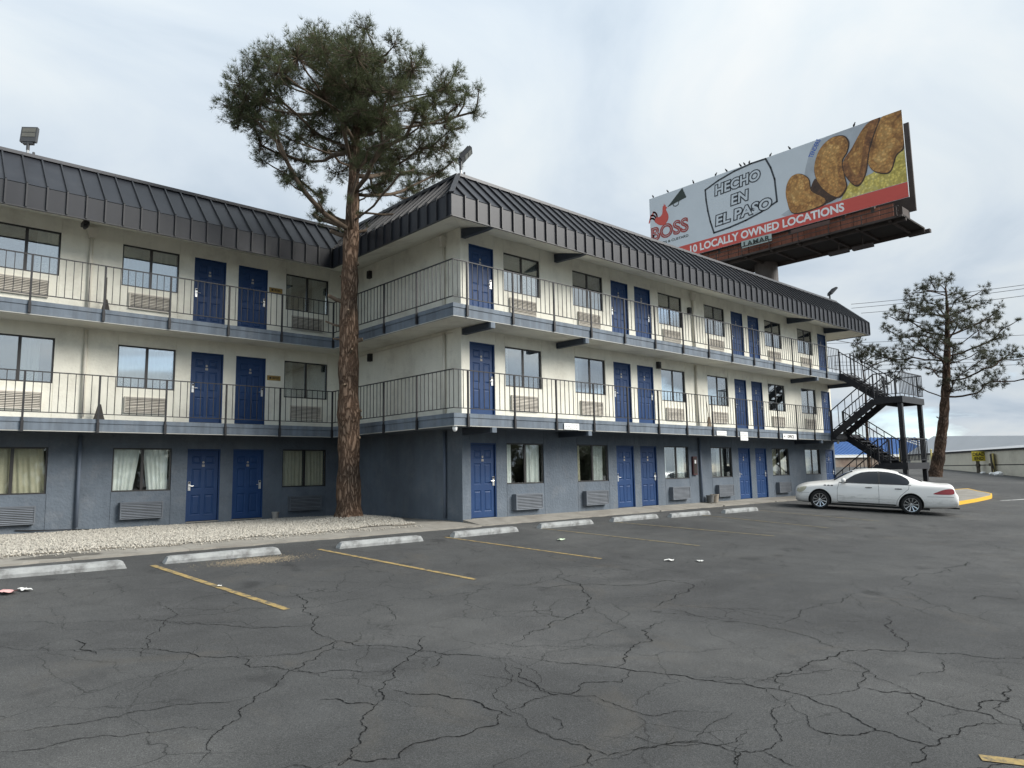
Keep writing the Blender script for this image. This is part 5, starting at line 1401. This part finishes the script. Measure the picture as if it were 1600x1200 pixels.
MB().tube([(4.6, .55, .24), (5.12, .55, .22)], .035, 12).build('exhaust_pipe', chrome, car)
MB().beam((4.7, -.3, .25), (5.2, -.3, .255), .06, .05).build('tow_bracket', blk, car)
# longer tail, shorter nose, slightly taller cabin than the lofted blank
for ch in list(car.children):
    if ch.type == 'MESH' and ch.data:
        for v in ch.data.vertices:
            x = v.co.x
            if x < .60: v.co.x = .60 - (.60 - x) * .72
            elif x > 4.36: v.co.x = 4.36 + (x - 4.36) * 1.36
            if v.co.z > .6: v.co.z = .6 + (v.co.z - .6) * 1.085
        ch.data.update()
# wheels
mb = MB(); rr_ = .335
mb.lathe([(.235, -.10), (.285, -.112), (.320, -.105), (rr_, -.075), (rr_, .075), (.320, .105), (.285, .112), (.235, .10)], (0, 0, 0), 'y', 36)
tyre_me = mb.mesh('tyre', [rub], True)
mb = MB()
mb.lathe([(.238, -.09), (.238, -.11), (.225, -.108), (.215, -.085), (.215, .08), (.238, .09)], (0, 0, 0), 'y', 36)
for k in range(10):
    a = 2 * math.pi * k / 10 + .1; da = .085
    p = lambda r, t, y: (r * math.cos(t), y, r * math.sin(t))
    mb.add([p(.05, a - da * 2.2, -.075), p(.05, a + da * 2.2, -.075), p(.22, a + da, -.10), p(.22, a - da, -.10), p(.05, a - da * 2.2, -.045), p(.05, a + da * 2.2, -.045), p(.22, a + da, -.06), p(.22, a - da, -.06)],
           [(0, 1, 2, 3), (4, 7, 6, 5), (0, 3, 7, 4), (1, 5, 6, 2), (2, 6, 7, 3), (0, 4, 5, 1)])
mb.lathe([(0, -.088), (.04, -.086), (.055, -.072), (.06, -.045)], (0, 0, 0), 'y', 20)
rim_me = mb.mesh('rim', [chrome])
mb = MB(); mb.lathe([(0, -.03), (.20, -.03), (.20, .02), (0, .02)], (0, 0, 0), 'y', 24); disc_me = mb.mesh('brake_disc', [blk])
for xa in (1.02, 3.96):
    for sd_ in (-1, 1):
        w = link('wheel', None, car, (xa, sd_ * .80, .335)); w.empty_display_size = .2
        w.rotation_euler = (0, random.uniform(0, 1), 0 if sd_ < 0 else math.pi)
        link('tyre', tyre_me, w); link('rim', rim_me, w); link('brake_disc', disc_me, w)

# ------------------------------------------------------------------ trees
CLUMPS_TALL = [(-1.0,14.03,0.49),(-0.62,13.72,0.57),(-0.15,13.81,0.6),(0.04,14.11,0.45),(0.7,13.9,0.45),(0.42,13.3,0.72),(-0.33,13.01,0.79),(0.89,13.39,0.53),(-1.37,13.53,0.49),(-2.31,13.65,0.38),(-2.88,13.56,0.38),(-3.43,13.27,0.38),(-3.51,12.77,0.41),(-2.95,12.96,0.56),(-2.3,13.05,0.6),(-1.74,13.04,0.56),(-3.12,12.27,0.56),(-2.56,12.26,0.64),(-2.0,12.25,0.6),(-3.01,11.57,0.52),(-2.45,11.46,0.6),(-1.89,11.36,0.52),(-1.35,12.23,0.64),(-3.09,11.08,0.33),(-2.62,10.88,0.45),(-0.79,12.42,0.75),(-0.04,12.31,0.84),(0.71,12.39,0.75),(-0.4,11.62,0.63),(0.44,11.61,0.67),(-1.15,11.44,0.52),(1.0,11.5,0.6),(1.46,13.48,0.38),(1.74,12.97,0.53),(2.12,13.57,0.34),(2.59,13.26,0.53),(3.01,13.55,0.34),(2.02,12.37,0.64),(2.77,12.56,0.6),(3.34,12.84,0.38),(3.67,12.74,0.23),(3.52,12.34,0.34),(3.14,11.85,0.45),(2.49,11.77,0.6),(1.74,11.68,0.63),(2.76,11.27,0.41),(2.11,11.09,0.52),(1.56,10.9,0.52),(2.3,10.69,0.37),(-2.06,10.48,0.33),(-1.5,10.28,0.33),(-1.4,9.79,0.26),(-2.25,10.78,0.37),(0.16,10.73,0.41),(0.72,10.53,0.44),(1.28,10.42,0.44),(1.74,10.31,0.3),(1.46,9.93,0.33),(0.91,9.56,0.37),(0.54,9.28,0.33),(1.09,9.94,0.33),(1.65,9.74,0.29),(0.35,10.24,0.37),(0.22,8.61,0.15),(-1.38,9.02,0.26),(-1.01,8.83,0.29),(-0.64,8.63,0.18),(-1.29,9.27,0.22),(1.92,9.44,0.22),(1.65,9.22,0.15)]
CLUMPS_SPARSE = [(1.8,14.17,0.53),(0.07,13.53,0.53),(0.87,13.65,0.53),(2.46,13.26,0.53),(-0.69,12.42,0.61),(0.15,11.95,0.61),(1.28,12.38,0.7),(2.56,11.91,0.7),(4.0,13.23,0.53),(4.13,12.33,0.53),(3.57,11.0,0.7),(-1.0,11.3,0.61),(-1.6,11.99,0.35),(-0.19,10.62,0.79),(1.12,10.6,0.7),(2.39,10.13,0.79),(4.46,11.21,0.44),(5.4,11.86,0.44),(5.67,12.3,0.31),(4.83,10.53,0.44),(-0.74,9.3,0.7),(-2.01,9.77,0.35),(-1.41,9.09,0.52),(0.53,8.84,0.61),(2.7,8.8,0.78),(4.09,9.66,0.61),(5.44,10.08,0.44),(5.84,10.96,0.26),(-2.22,9.77,0.26),(1.75,7.94,0.69),(3.01,7.48,0.78),(4.37,8.11,0.78),(5.74,8.75,0.7),(6.56,8.29,0.87),(3.79,6.59,0.78),(5.13,7.0,0.78),(6.43,6.98,0.61),(2.04,6.4,0.61),(2.86,5.95,0.52),(-0.42,7.98,0.43),(0.77,6.64,0.35),(7.41,8.06,0.61)]
CLUMPS_SMALL = [(2.47,9.56,0.3),(2.58,8.76,0.43),(3.89,8.87,0.39),(4.5,8.42,0.35),(3.26,9.1,0.26),(2.34,8.46,0.26),(3.39,8.0,0.3),(5.31,7.75,0.3),(4.83,7.11,0.26),(4.15,6.68,0.26)]
LAT = Vector((.7360, -.6770, 0)); DEP = Vector((.677, .736, 0))
def make_tree(name, label, base, trunk, clumps, seed, depth_r, tufts, nl, nw, bark, limbm, needlem, up=.5, stubs=(), cones=0, hang=.55, flare=0, cluster=.9, limb_k=1.0, spread=1.0, drop=0.0):
    r = random.Random(seed); g = np.random.default_rng(seed)
    t = thing(name, label, 'tree', base)
    B = Vector(base)
    # trunk: (lateral, z, radius)
    pts = [LAT * a + Vector((0, 0, z - B.z)) for a, z, _ in trunk]
    P, RAD = [], []
    for i in range(len(pts) - 1):
        k = max(2, int((pts[i + 1] - pts[i]).length / .22))
        for j in range(k):
            u = j / k; P.append(pts[i].lerp(pts[i + 1], u)); RAD.append(trunk[i][2] * (1 - u) + trunk[i + 1][2] * u)
    P.append(pts[-1]); RAD.append(trunk[-1][2])
    mb = MB(); mb.tube(P, [q * (1 + .06 * math.sin(i * 1.3)) for i, q in enumerate(RAD)], 22, jit=.055)
    mb.build('trunk', bark, t, smooth=True)
    def trunk_at(z):
        for i in range(len(pts) - 1):
            if pts[i].z <= z <= pts[i + 1].z:
                u = (z - pts[i].z) / (pts[i + 1].z - pts[i].z); return pts[i].lerp(pts[i + 1], u), trunk[i][2] * (1 - u) + trunk[i + 1][2] * u
        return pts[-1].copy(), trunk[-1][2]
    centers = []
    zmin = min(c[1] for c in clumps) - B.z; zmax = max(c[1] for c in clumps) - B.z
    for lat, z, rad in clumps:
        zz = z - B.z - drop * smst(zmin + 1.5, zmin + 4.5, z - B.z)
        half = depth_r * math.sin(math.pi * min(1, max(.12, (zz - zmin + .8) / (zmax - zmin + 1.6))) ** .8)
        room = math.sqrt(max(.05, half * half - min(lat * lat, half * half * .95)))
        reps = 3 if (abs(lat) < 1.2 and room > 1.4 and rad < 99) else (2 if room > 1.1 else 1)
        for q in range(reps):
            d = r.uniform(-1, 1) * room if reps == 1 else (q / (reps - 1) * 2 - 1) * room * r.uniform(.45, 1)
            centers.append((LAT * lat + DEP * d + Vector((0, 0, zz)), rad))
    lm = MB(); tw = MB(); tips = []
    ztop = pts[-1].z
    # limbs grow outward: every clump joins the nearest branch below it
    nodes = []      # [position, parent, load]
    zlow = zmin - .5
    zs_ = zlow
    while zs_ < ztop - .05:
        nodes.append([trunk_at(zs_)[0], -1, 0, 0.0, zs_]); zs_ += .28
    ntr = len(nodes)
    order = sorted(range(len(centers)), key=lambda i: Vector((centers[i][0].x - pts[-1].x * .5, centers[i][0].y - pts[-1].y * .5, 0)).length + r.uniform(0, .5))
    ends = []
    for i in order:
        c, rad = centers[i]
        best, bi = 1e9, 0
        for k, (p, par, ld, pl_, rz_) in enumerate(nodes):
            if k >= ntr and p.z > c.z - .05: continue
            v = c - p; hd = math.hypot(v.x, v.y)
            if k < ntr and p.z > c.z - .28 * hd: continue
            if k >= ntr and c.z - rz_ > .95 * math.hypot(c.x, c.y) + .7: continue
            cost = v.length + .45 * pl_ + (0 if k < ntr else .25) + max(0, .25 * hd - v.z) * .8 + max(0, v.z - .75 * hd - .25) * 3.0
            if cost < best: best, bi = cost, k
        a = nodes[bi][0]; ln_ = (c - a).length
        kk = max(2, int(ln_ / .38)); prev = bi
        sag = -.07 * ln_; wob = Vector((r.uniform(-.07, .07), r.uniform(-.07, .07), r.uniform(-.03, .05))) * ln_
        for q in range(1, kk + 1):
            u = q / kk
            nodes.append([a.lerp(c, u) + Vector((0, 0, sag * math.sin(math.pi * u))) + wob * math.sin(math.pi * u) + Vector((r.gauss(0, .02), r.gauss(0, .02), r.gauss(0, .02))), prev, 0, nodes[bi][3] + ln_ * u, nodes[bi][4]]); prev = len(nodes) - 1
        ends.append((prev, c, rad, a))
        k = prev
        while k >= 0:
            nodes[k][2] += 1; k = nodes[k][1]
    kids = {}
    for k in range(ntr, len(nodes)): kids.setdefault(nodes[k][1], []).append(k)
    lr = lambda k: .012 * limb_k + .0125 * limb_k * nodes[k][2] ** .62
    def chain(start, first):
        P_, R_ = [nodes[start][0], nodes[first][0]], [min(lr(first) * 1.15, lr(start) if start >= ntr else 9), lr(first)]
        k = first
        while kids.get(k):
            ch = sorted(kids[k], key=lambda q: -nodes[q][2])
            for o_ in ch[1:]: chain(k, o_)
            k = ch[0]; P_.append(nodes[k][0]); R_.append(lr(k))
        R_[-1] *= .5
        lm.tube(P_, R_, 6)
    for k in range(ntr):
        for q in kids.get(k, []): chain(k, q)
    for k_, c, rad, a in ends:
        nt_ = max(5, int(46 * rad * rad * 4 * cluster))
        for _ in range(nt_):
            while True:
                v = Vector((r.uniform(-1, 1), r.uniform(-1, 1), r.uniform(-1, 1)))
                if v.length < 1: break
            v.z *= .85
            tip = c + v * rad * spread
            tw.tube([c + v * rad * .1 + Vector((0, 0, -.1 * rad)), c + v * rad * .6 + Vector((0, 0, -.06 * rad)), tip], [.011, .007, .004], 3, cap=False)
            tips.append((tip, (tip - c).normalized(), (tip - a).normalized()))
    # short dead twigs low on the trunk and limbs
    if lm.v: lm.build('limb', limbm, t, smooth=True, normals=False)
    if tw.v: tag(tw.build('twig', limbm, t, normals=False), None, None, kind='stuff')
    for (zz, ang, ln, rr, rise) in stubs:
        a, tr = trunk_at(zz - B.z)
        d = (LAT * math.cos(ang) + DEP * math.sin(ang))
        e = a + d * (tr * .6); f = e + d * ln * .55 + Vector((0, 0, rise * .4 * ln)); h = e + d * ln + Vector((0, 0, rise * ln))
        s = MB().tube([e, f, h], [rr * 1.25, rr, rr * .9], 8, jit=.08).build('cut_branch', M['limb'], t, smooth=False)
        dd = (h - f).normalized()
        MB().tube([h, h + dd * .012], rr * .86, 8).build('cut_face', M['cutwood'], s)
    # needles: fans of slim blades at every twig tip and along it
    per = max(1, int(tufts / max(1, len(tips))))
    T0, D0 = [], []
    for tip, d1, d2 in tips:
        for k in range(per):
            back = k / max(1, per) * .34
            T0.append(tip - d1 * back * .55 + Vector((r.gauss(0, .035), r.gauss(0, .035), r.gauss(0, .035))))
            D0.append((d1 * .6 + d2 * .35 + Vector((0, 0, up))).normalized())
    T0 = np.array(T0); D0 = np.array(D0); n = len(T0); K = 12
    dirs = D0[:, None, :] * .62 + g.normal(0, .50, (n, K, 3)); dirs /= np.linalg.norm(dirs, axis=2, keepdims=True)
    ln = nl * g.uniform(.65, 1.2, (n, K, 1))
    side = np.cross(dirs, g.normal(0, 1, (n, K, 3))); side /= np.linalg.norm(side, axis=2, keepdims=True) + 1e-9
    bse = T0[:, None, :] + dirs * .01
    a = bse - side * nw * .5; b = bse + side * nw * .5; c = bse + dirs * ln
    V = np.stack([a, b, c], 2); F = np.arange(n * K * 3).reshape(-1, 3)
    link('crown', np_mesh('crown', V, F, needlem), t)
    if cones:
        cb = MB()
        for _ in range(cones):
            tip, d1, d2 = r.choice(tips); p = tip - d1 * .12 + Vector((0, 0, -.05)); s = r.uniform(.8, 1.2)
            cb.lathe([(0, -.06 * s), (.03 * s, -.04 * s), (.036 * s, 0), (.022 * s, .04 * s), (0, .055 * s)], p, 'z', 6)
        tag(cb.build('pine_cone', M['cone'], t, normals=False), None, None, kind='stuff')
    return t
st = [(7.98, 3.1, .46, .06, .35), (8.35, 3.0, .60, .045, .7), (6.05, 3.25, .42, .055, .45), (6.15, 2.2, .30, .05, .3), (5.35, 3.0, .52, .03, .35), (4.95, .2, .22, .06, .2), (6.75, 2.6, .22, .035, .5), (5.0, 2.9, .30, .028, .12), (7.15, .15, .10, .07, .3), (4.55, 5.2, .2, .03, .5), (3.15, 2.8, .14, .03, .4), (2.95, 0.1, .16, .04, .2), (2.75, .3, .16, .035, .35), (2.25, 6.0, .16, .04, -.1), (3.65, 4.6, .16, .035, .2), (5.65, 4.9, .25, .03, .4), (1.95, 5.3, .06, .05, 0)]
make_tree('pine_tree', 'tall pine with a bare reddish trunk growing from the gravel in front of the motel', (-1.95, 2.5, .0),
          [(0, -.15, .44), (-.01, .12, .385), (-.01, .40, .345), (-.015, .9, .315), (-.02, 1.95, .285), (-.03, 2.55, .285), (-.035, 2.75, .315), (-.04, 3.0, .30), (-.04, 3.73, .275), (-.055, 4.3, .27), (-.06, 5.0, .262), (-.06, 5.54, .245), (-.05, 6.4, .235), (-.04, 7.39, .218), (.0, 8.3, .20), (.03, 9.29, .165), (.07, 10.3, .14), (.10, 11.22, .115), (.15, 12.3, .075), (.18, 13.3, .03)],
          CLUMPS_TALL, 3, 3.4, 24000, .155, .0090, M['bark'], M['limb'], M['needle'], stubs=st, cones=110, spread=.95, drop=.75)
make_tree('pine_tree', 'smaller sparse pine with a dark trunk beyond the car at the right', (41.4, 1.3, .43),
          [(-.35, .1, .55), (-.12, .7, .42), (.15, 1.6, .37), (.42, 2.8, .33), (.78, 4.47, .30), (1.11, 6.64, .25), (1.4, 8.82, .20), (1.55, 10.5, .15), (1.68, 11.93, .10), (1.7, 13.4, .04)],
          CLUMPS_SPARSE, 9, 4.2, 5400, .25, .021, M['bark2'], M['bark2'], M['needle2'], hang=.6, cones=40, cluster=.28, limb_k=1.3, drop=.2,
          stubs=[(3.1, 3.3, .18, .05, .2), (3.0, .1, .2, .06, .1), (2.0, .2, .2, .05, .3), (4.3, 3.0, .25, .04, .5)])
make_tree('young_tree', 'thin young tree with open foliage behind the top of the black staircase', (36, 6, .8),
          [(2.55, .6, .10), (2.60, 4.2, .085), (2.72, 6.4, .06), (2.6, 8.2, .03)],
          CLUMPS_SMALL, 15, .9, 800, .20, .022, M['bark2'], M['bark2'], M['needle2'], hang=.5, cluster=1.2, limb_k=1.2, spread=1.7)

# ------------------------------------------------------------------ right-hand background
isl = structure(link('kerb_island', None), 'low kerbed island behind the car with bright yellow nose'); isl.empty_display_size = .2
ip = [(21.0, -5.35), (25.0, -5.2), (28.4, -4.95), (29.4, -4.72), (29.9, -4.35), (30.3, -3.9), (31.2, -3.2), (27.5, -2.2), (23.4, -2.4)]
mb = MB()
k = len(ip)
cen = Vector((sum(p[0] for p in ip) / k, sum(p[1] for p in ip) / k))
top = [(x, y, gz(x, y) + .145) for x, y in ip]
inn = [((Vector((x, y)) - cen) * .955 + cen) for x, y in ip]; inn = [(v.x, v.y, gz(v.x, v.y) + .145) for v in inn]
for i in range(k):
    j = (i + 1) % k
    mb.quad((*ip[i], gz(*ip[i]) - .1), (*ip[j], gz(*ip[j]) - .1), top[j], top[i]); mb.quad(top[i], top[j], inn[j], inn[i])
mb.build('kerb', M['yellow'], isl, normals=False)
mb = MB(); mb.add([(p[0], p[1], p[2] - .006) for p in inn], [tuple(range(k))]); mb.build('island_fill', M['concrete'], isl, normals=False)
ks = structure(link('far_kerb', None), 'pale yellow kerb at the far edge of the drive'); ks.empty_display_size = .2
p0, p1 = Vector((66, 9.2)), Vector((60.5, 5.0))
for i in range(3):
    a, b = p0.lerp(p1, i / 3), p0.lerp(p1, (i + 1) / 3 - .01)
    MB().beam((a.x, a.y, gz(a.x, a.y) + .02), (b.x, b.y, gz(b.x, b.y) + .02), .25, .3).build('kerb_block', M['yellowpale'], ks)

# long tan warehouse
A, Bp = Vector((69, 12.2)), Vector((44.0, -6.6))
wh = thing('warehouse', 'long low tan warehouse with a pale grey roof at the right edge', 'warehouse', (A.x, A.y, 0))
dv = (Bp - A).normalized(); nv = Vector((dv.y, -dv.x)); 
if nv.dot(Vector((-12, -15)) - A) > 0: nv = -nv          # nv points away from the camera
def WP(s, d, z): p = A + dv * s + nv * d; return (p.x - A.x, p.y - A.y, z)
Lw = (Bp - A).length
def wbox(s0, s1, d0, d1, z0, z1, name, mtl):
    mb = MB(); mb.prism([(s0, d0), (s1, d0), (s1, d1), (s0, d1)], z0, z1, lambda a, b, h: WP(a, b, h)); return mb.build(name, mtl, wh)
nb = 9
for i in range(nb):
    s0, s1 = Lw * i / nb, Lw * (i + 1) / nb
    wbox(s0 + .01, s1 - .01, 0, .3, 1.18, 2.22, 'wall_panel', M['tan'])
wbox(0, Lw, -.06, .3, -1.5, 1.10, 'plinth_wall', M['tan']); wbox(0, Lw, .02, .3, 1.101, 1.179, 'plinth_groove', M['eave_shade_and_dark'])
wbox(-.2, Lw + .2, -.10, .28, 2.222, 2.36, 'eave_shade_and_dark', M['eave_shade_and_dark'])  # dark strip painting in the shade gap under the eave
mb = MB(); mb.quad(WP(-.3, -.25, 2.365), WP(Lw + .3, -.25, 2.365), WP(Lw + .3, 2.5, 2.8), WP(-.3, 2.5, 4.2)); mb.quad(WP(-.3, 2.5, 4.2), WP(Lw + .3, 2.5, 2.8), WP(Lw + .3, 9, -1), WP(-.3, 9, -1)); mb.add([WP(-.3, -.25, 2.365), WP(-.3, 2.5, 4.2), WP(-.3, 9, -1), WP(-.3, -.25, -1)], [(0, 1, 2, 3)]); mb.add([WP(Lw + .3, -.25, 2.365), WP(Lw + .3, 2.5, 2.8), WP(Lw + .3, 9, -1), WP(Lw + .3, -.25, -1)], [(0, 1, 2, 3)]); mb.build('roof', M['roofgrey'], wh, normals=False)

# blue roofed workshop further back
A2, B2 = Vector((60, 20.0)), Vector((80.5, 10.2))
ws_ = thing('workshop_building', 'low brown workshop with a bright blue sheet roof behind the staircase', 'building', (A2.x, A2.y, .8))
dv2 = (B2 - A2).normalized(); nv2 = Vector((-dv2.y, dv2.x))
if nv2.dot(Vector((-12, -15)) - A2) > 0: nv2 = -nv2
L2 = (B2 - A2).length
def W2(s, d, z): p = A2 + dv2 * s + nv2 * d; return (p.x - A2.x, p.y - A2.y, z - .8)
MB().prism([(0, 0), (L2, 0), (L2, 6), (0, 6)], -.5, 2.3, lambda a, b, h: W2(a, b, h)).build('wall', M['brickw'], ws_)
MB().prism([(-.2, -.25), (L2 + .2, -.25), (L2 + .2, -.02), (-.2, -.02)], 2.16, 2.42, lambda a, b, h: W2(a, b, h)).build('eave_trim', M['white'], ws_)
rf = link('roof', None, ws_); rf.empty_display_size = .2
ns_ = 46
for i in range(ns_):
    a, b = L2 * i / ns_, L2 * (i + 1) / ns_
    mb = MB(); mb.quad(W2(a, -.3, 2.45), W2(b - .06, -.3, 2.45), W2(b - .06, 6, 4.55), W2(a, 6, 4.55)); mb.quad(W2(b - .06, -.3, 2.45), W2(b, -.3, 2.52), W2(b, 6, 4.62), W2(b - .06, 6, 4.55)); mb.build('roof_sheet', M['blueroof'] if (i < ns_ * .80 or i % 2) else M['white'], rf, normals=False)

# bollards, sign post, wooden post along the drive edge
def yp(x, y, h, label):
    t = thing('bollard', label, 'bollard', (x, y, gz(x, y)))
    MB().tube([(0, 0, -.1), (0, 0, h)], .07, 10).build('post', M['yellowpale'], t); MB().lathe([(.075, h - .1), (.075, h), (.05, h + .04), (0, h + .05)], (0, 0, 0), 'z', 10).build('cap', M['yellowpale'], t)
yp(57.5, 6.6, 1.75, 'thin faded yellow pole right of the dark pine trunk')
yp(60.5, 10.2, 1.75, 'thin faded yellow pole left of the dark pine trunk')
sg = thing('warning_sign', 'small yellow DEAD END sign on a weathered post at the drive edge', 'sign', (55.3, 2.55, gz(55.3, 2.55)))
MB().box(-.13, .13, -.10, .10, -.1, 1.05).build('post', M['wood'], sg); 
RZ = math.atan2(.64, -.77) 
RZ = R(-46)
brd = MB().box(-.52, .52, -.03, .03, .95, 1.72).build('sign_board', M['yellowsign'], sg, (-.10, -.12, 0)); brd.rotation_euler = (0, 0, RZ)
MB().box(-.30, .30, -.10, .10, .52, .70).build('cross_piece', M['wood'], sg)
for txt, z in (('DEAD', 1.38), ('END', 1.03)):
    me = text_mesh(txt, .36, .010, align='CENTER'); map_mesh(me, lambda a, b, c: (a, -.035, z + b)); me.materials.clear(); me.materials.append(M['ink']); link('lettering', me, brd)
wp = thing('utility_post', 'squat wooden post with a yellow board right of the yellow sign', 'post', (54.0, 1.25, gz(54.0, 1.25)))
MB().box(.10, .34, -.12, .12, -.1, 1.60).build('post', M['wood'], wp); MB().box(-.22, .08, -.16, -.10, 0, 1.62).build('yellow_board', M['yellowpale'], wp); MB().box(-.45, .62, -.12, .12, .62, .84).build('meter_box', M['wood'], wp)
tp_ = thing('thin_post', 'thin dark leaning post between the yellow sign and the wooden post', 'post', (53.6, 1.1, gz(53.6, 1.1))); MB().tube([(-.10, .1, 1.5), (.12, -.1, -.1)], .04, 8).build('rod', M['eave_shade_and_dark'], tp_)
rk = random.Random(6)
for i, (x, y, s, lab) in enumerate(((51.5, .3, .34, 'larger white painted rock at the drive edge by the wooden post'), (52.3, .9, .22, 'smaller white rock left of the larger one'), (54.3, 2.0, .20, 'flat white rock at the foot of the yellow sign'))):
    bmr = bmesh.new(); bmesh.ops.create_icosphere(bmr, subdivisions=2, radius=s)
    for v in bmr.verts: v.co *= rk.uniform(.82, 1.12); v.co.z *= .6; v.co.x *= 1.5
    me = bpy.data.meshes.new('rock'); bmr.to_mesh(me); bmr.free(); me.materials.append(M['white']); tag(link('rock', me, None, (x, y, gz(x, y) + s * .25)), lab, 'rock')

# overhead wires
W = [((58.8, 12.9, 16.9), (59.6, -3.4, 16.0)), ((58.8, 12.9, 16.5), (59.6, -3.4, 15.7)), ((59.5, 12.3, 16.0), (59.6, -3.3, 15.1)), ((67.1, 22.2, 15.2), (71.9, -.6, 13.5)), ((70.9, 20.1, 13.2), (72, -.4, 11.4)), ((70.9, 20.1, 12.8), (72, -.3, 11.1)), ((71, 20.2, 12.3), (72.1, -.3, 10.7))]
WL = ['topmost overhead wire crossing behind the roof end', 'second overhead wire just under the topmost one', 'third overhead wire sloping to the roof end', 'thin wire passing just below the roof eave', 'upper wire of the trio behind the staircase rail', 'middle wire of the trio behind the staircase rail', 'lowest wire of the trio behind the staircase rail']
for (a, b), lab in zip(W, WL):
    a, b = Vector(a), Vector(b)
    P = [a.lerp(b, i / 16) + Vector((0, 0, -.35 * 4 * (i / 16) * (1 - i / 16) * .4)) for i in range(17)]
    tag(MB().tube(P, .022, 5).build('overhead_wire', M['wire'], None), lab, 'wire')
a, b = Vector((24.4, 3.5, 8.9)), Vector((43.2, -.2, 9.0))
P = [a.lerp(b, i / 16) + Vector((0, 0, -.5 * 4 * (i / 16) * (1 - i / 16))) for i in range(17)]
tag(MB().tube(P, .018, 5).build('overhead_wire', M['wire'], None), 'sagging service wire from the roof end towards the sparse pine', 'wire')

# far line of trees across the road, mirrored in the motel windows
g = np.random.default_rng(77)
nn = 26000
cx = g.uniform(-110, 90, 90); cz = g.uniform(1.5, 5.5, 90); cr = g.uniform(2.0, 4.5, 90)
idx = g.integers(0, 90, nn)
vv = g.normal(0, 1, (nn, 3)); vv /= np.linalg.norm(vv, axis=1, keepdims=True); vv *= (g.uniform(0, 1, (nn, 1)) ** .4)
P_ = np.stack([cx[idx], -62 + 6 * np.sin(cx[idx] * .3), cz[idx] - .8], 1) + vv * cr[idx][:, None] * np.array([1.2, 1, .9])
a = P_ + g.normal(0, .45, (nn, 3)); b = P_ + g.normal(0, .45, (nn, 3)); c = P_ + g.normal(0, .45, (nn, 3))
tag(link('distant_trees', np_mesh('distant_trees', np.stack([a, b, c], 1), np.arange(nn * 3).reshape(-1, 3), M['needle2'])), 'dark line of trees across the road mirrored in the windows', None, kind='stuff')
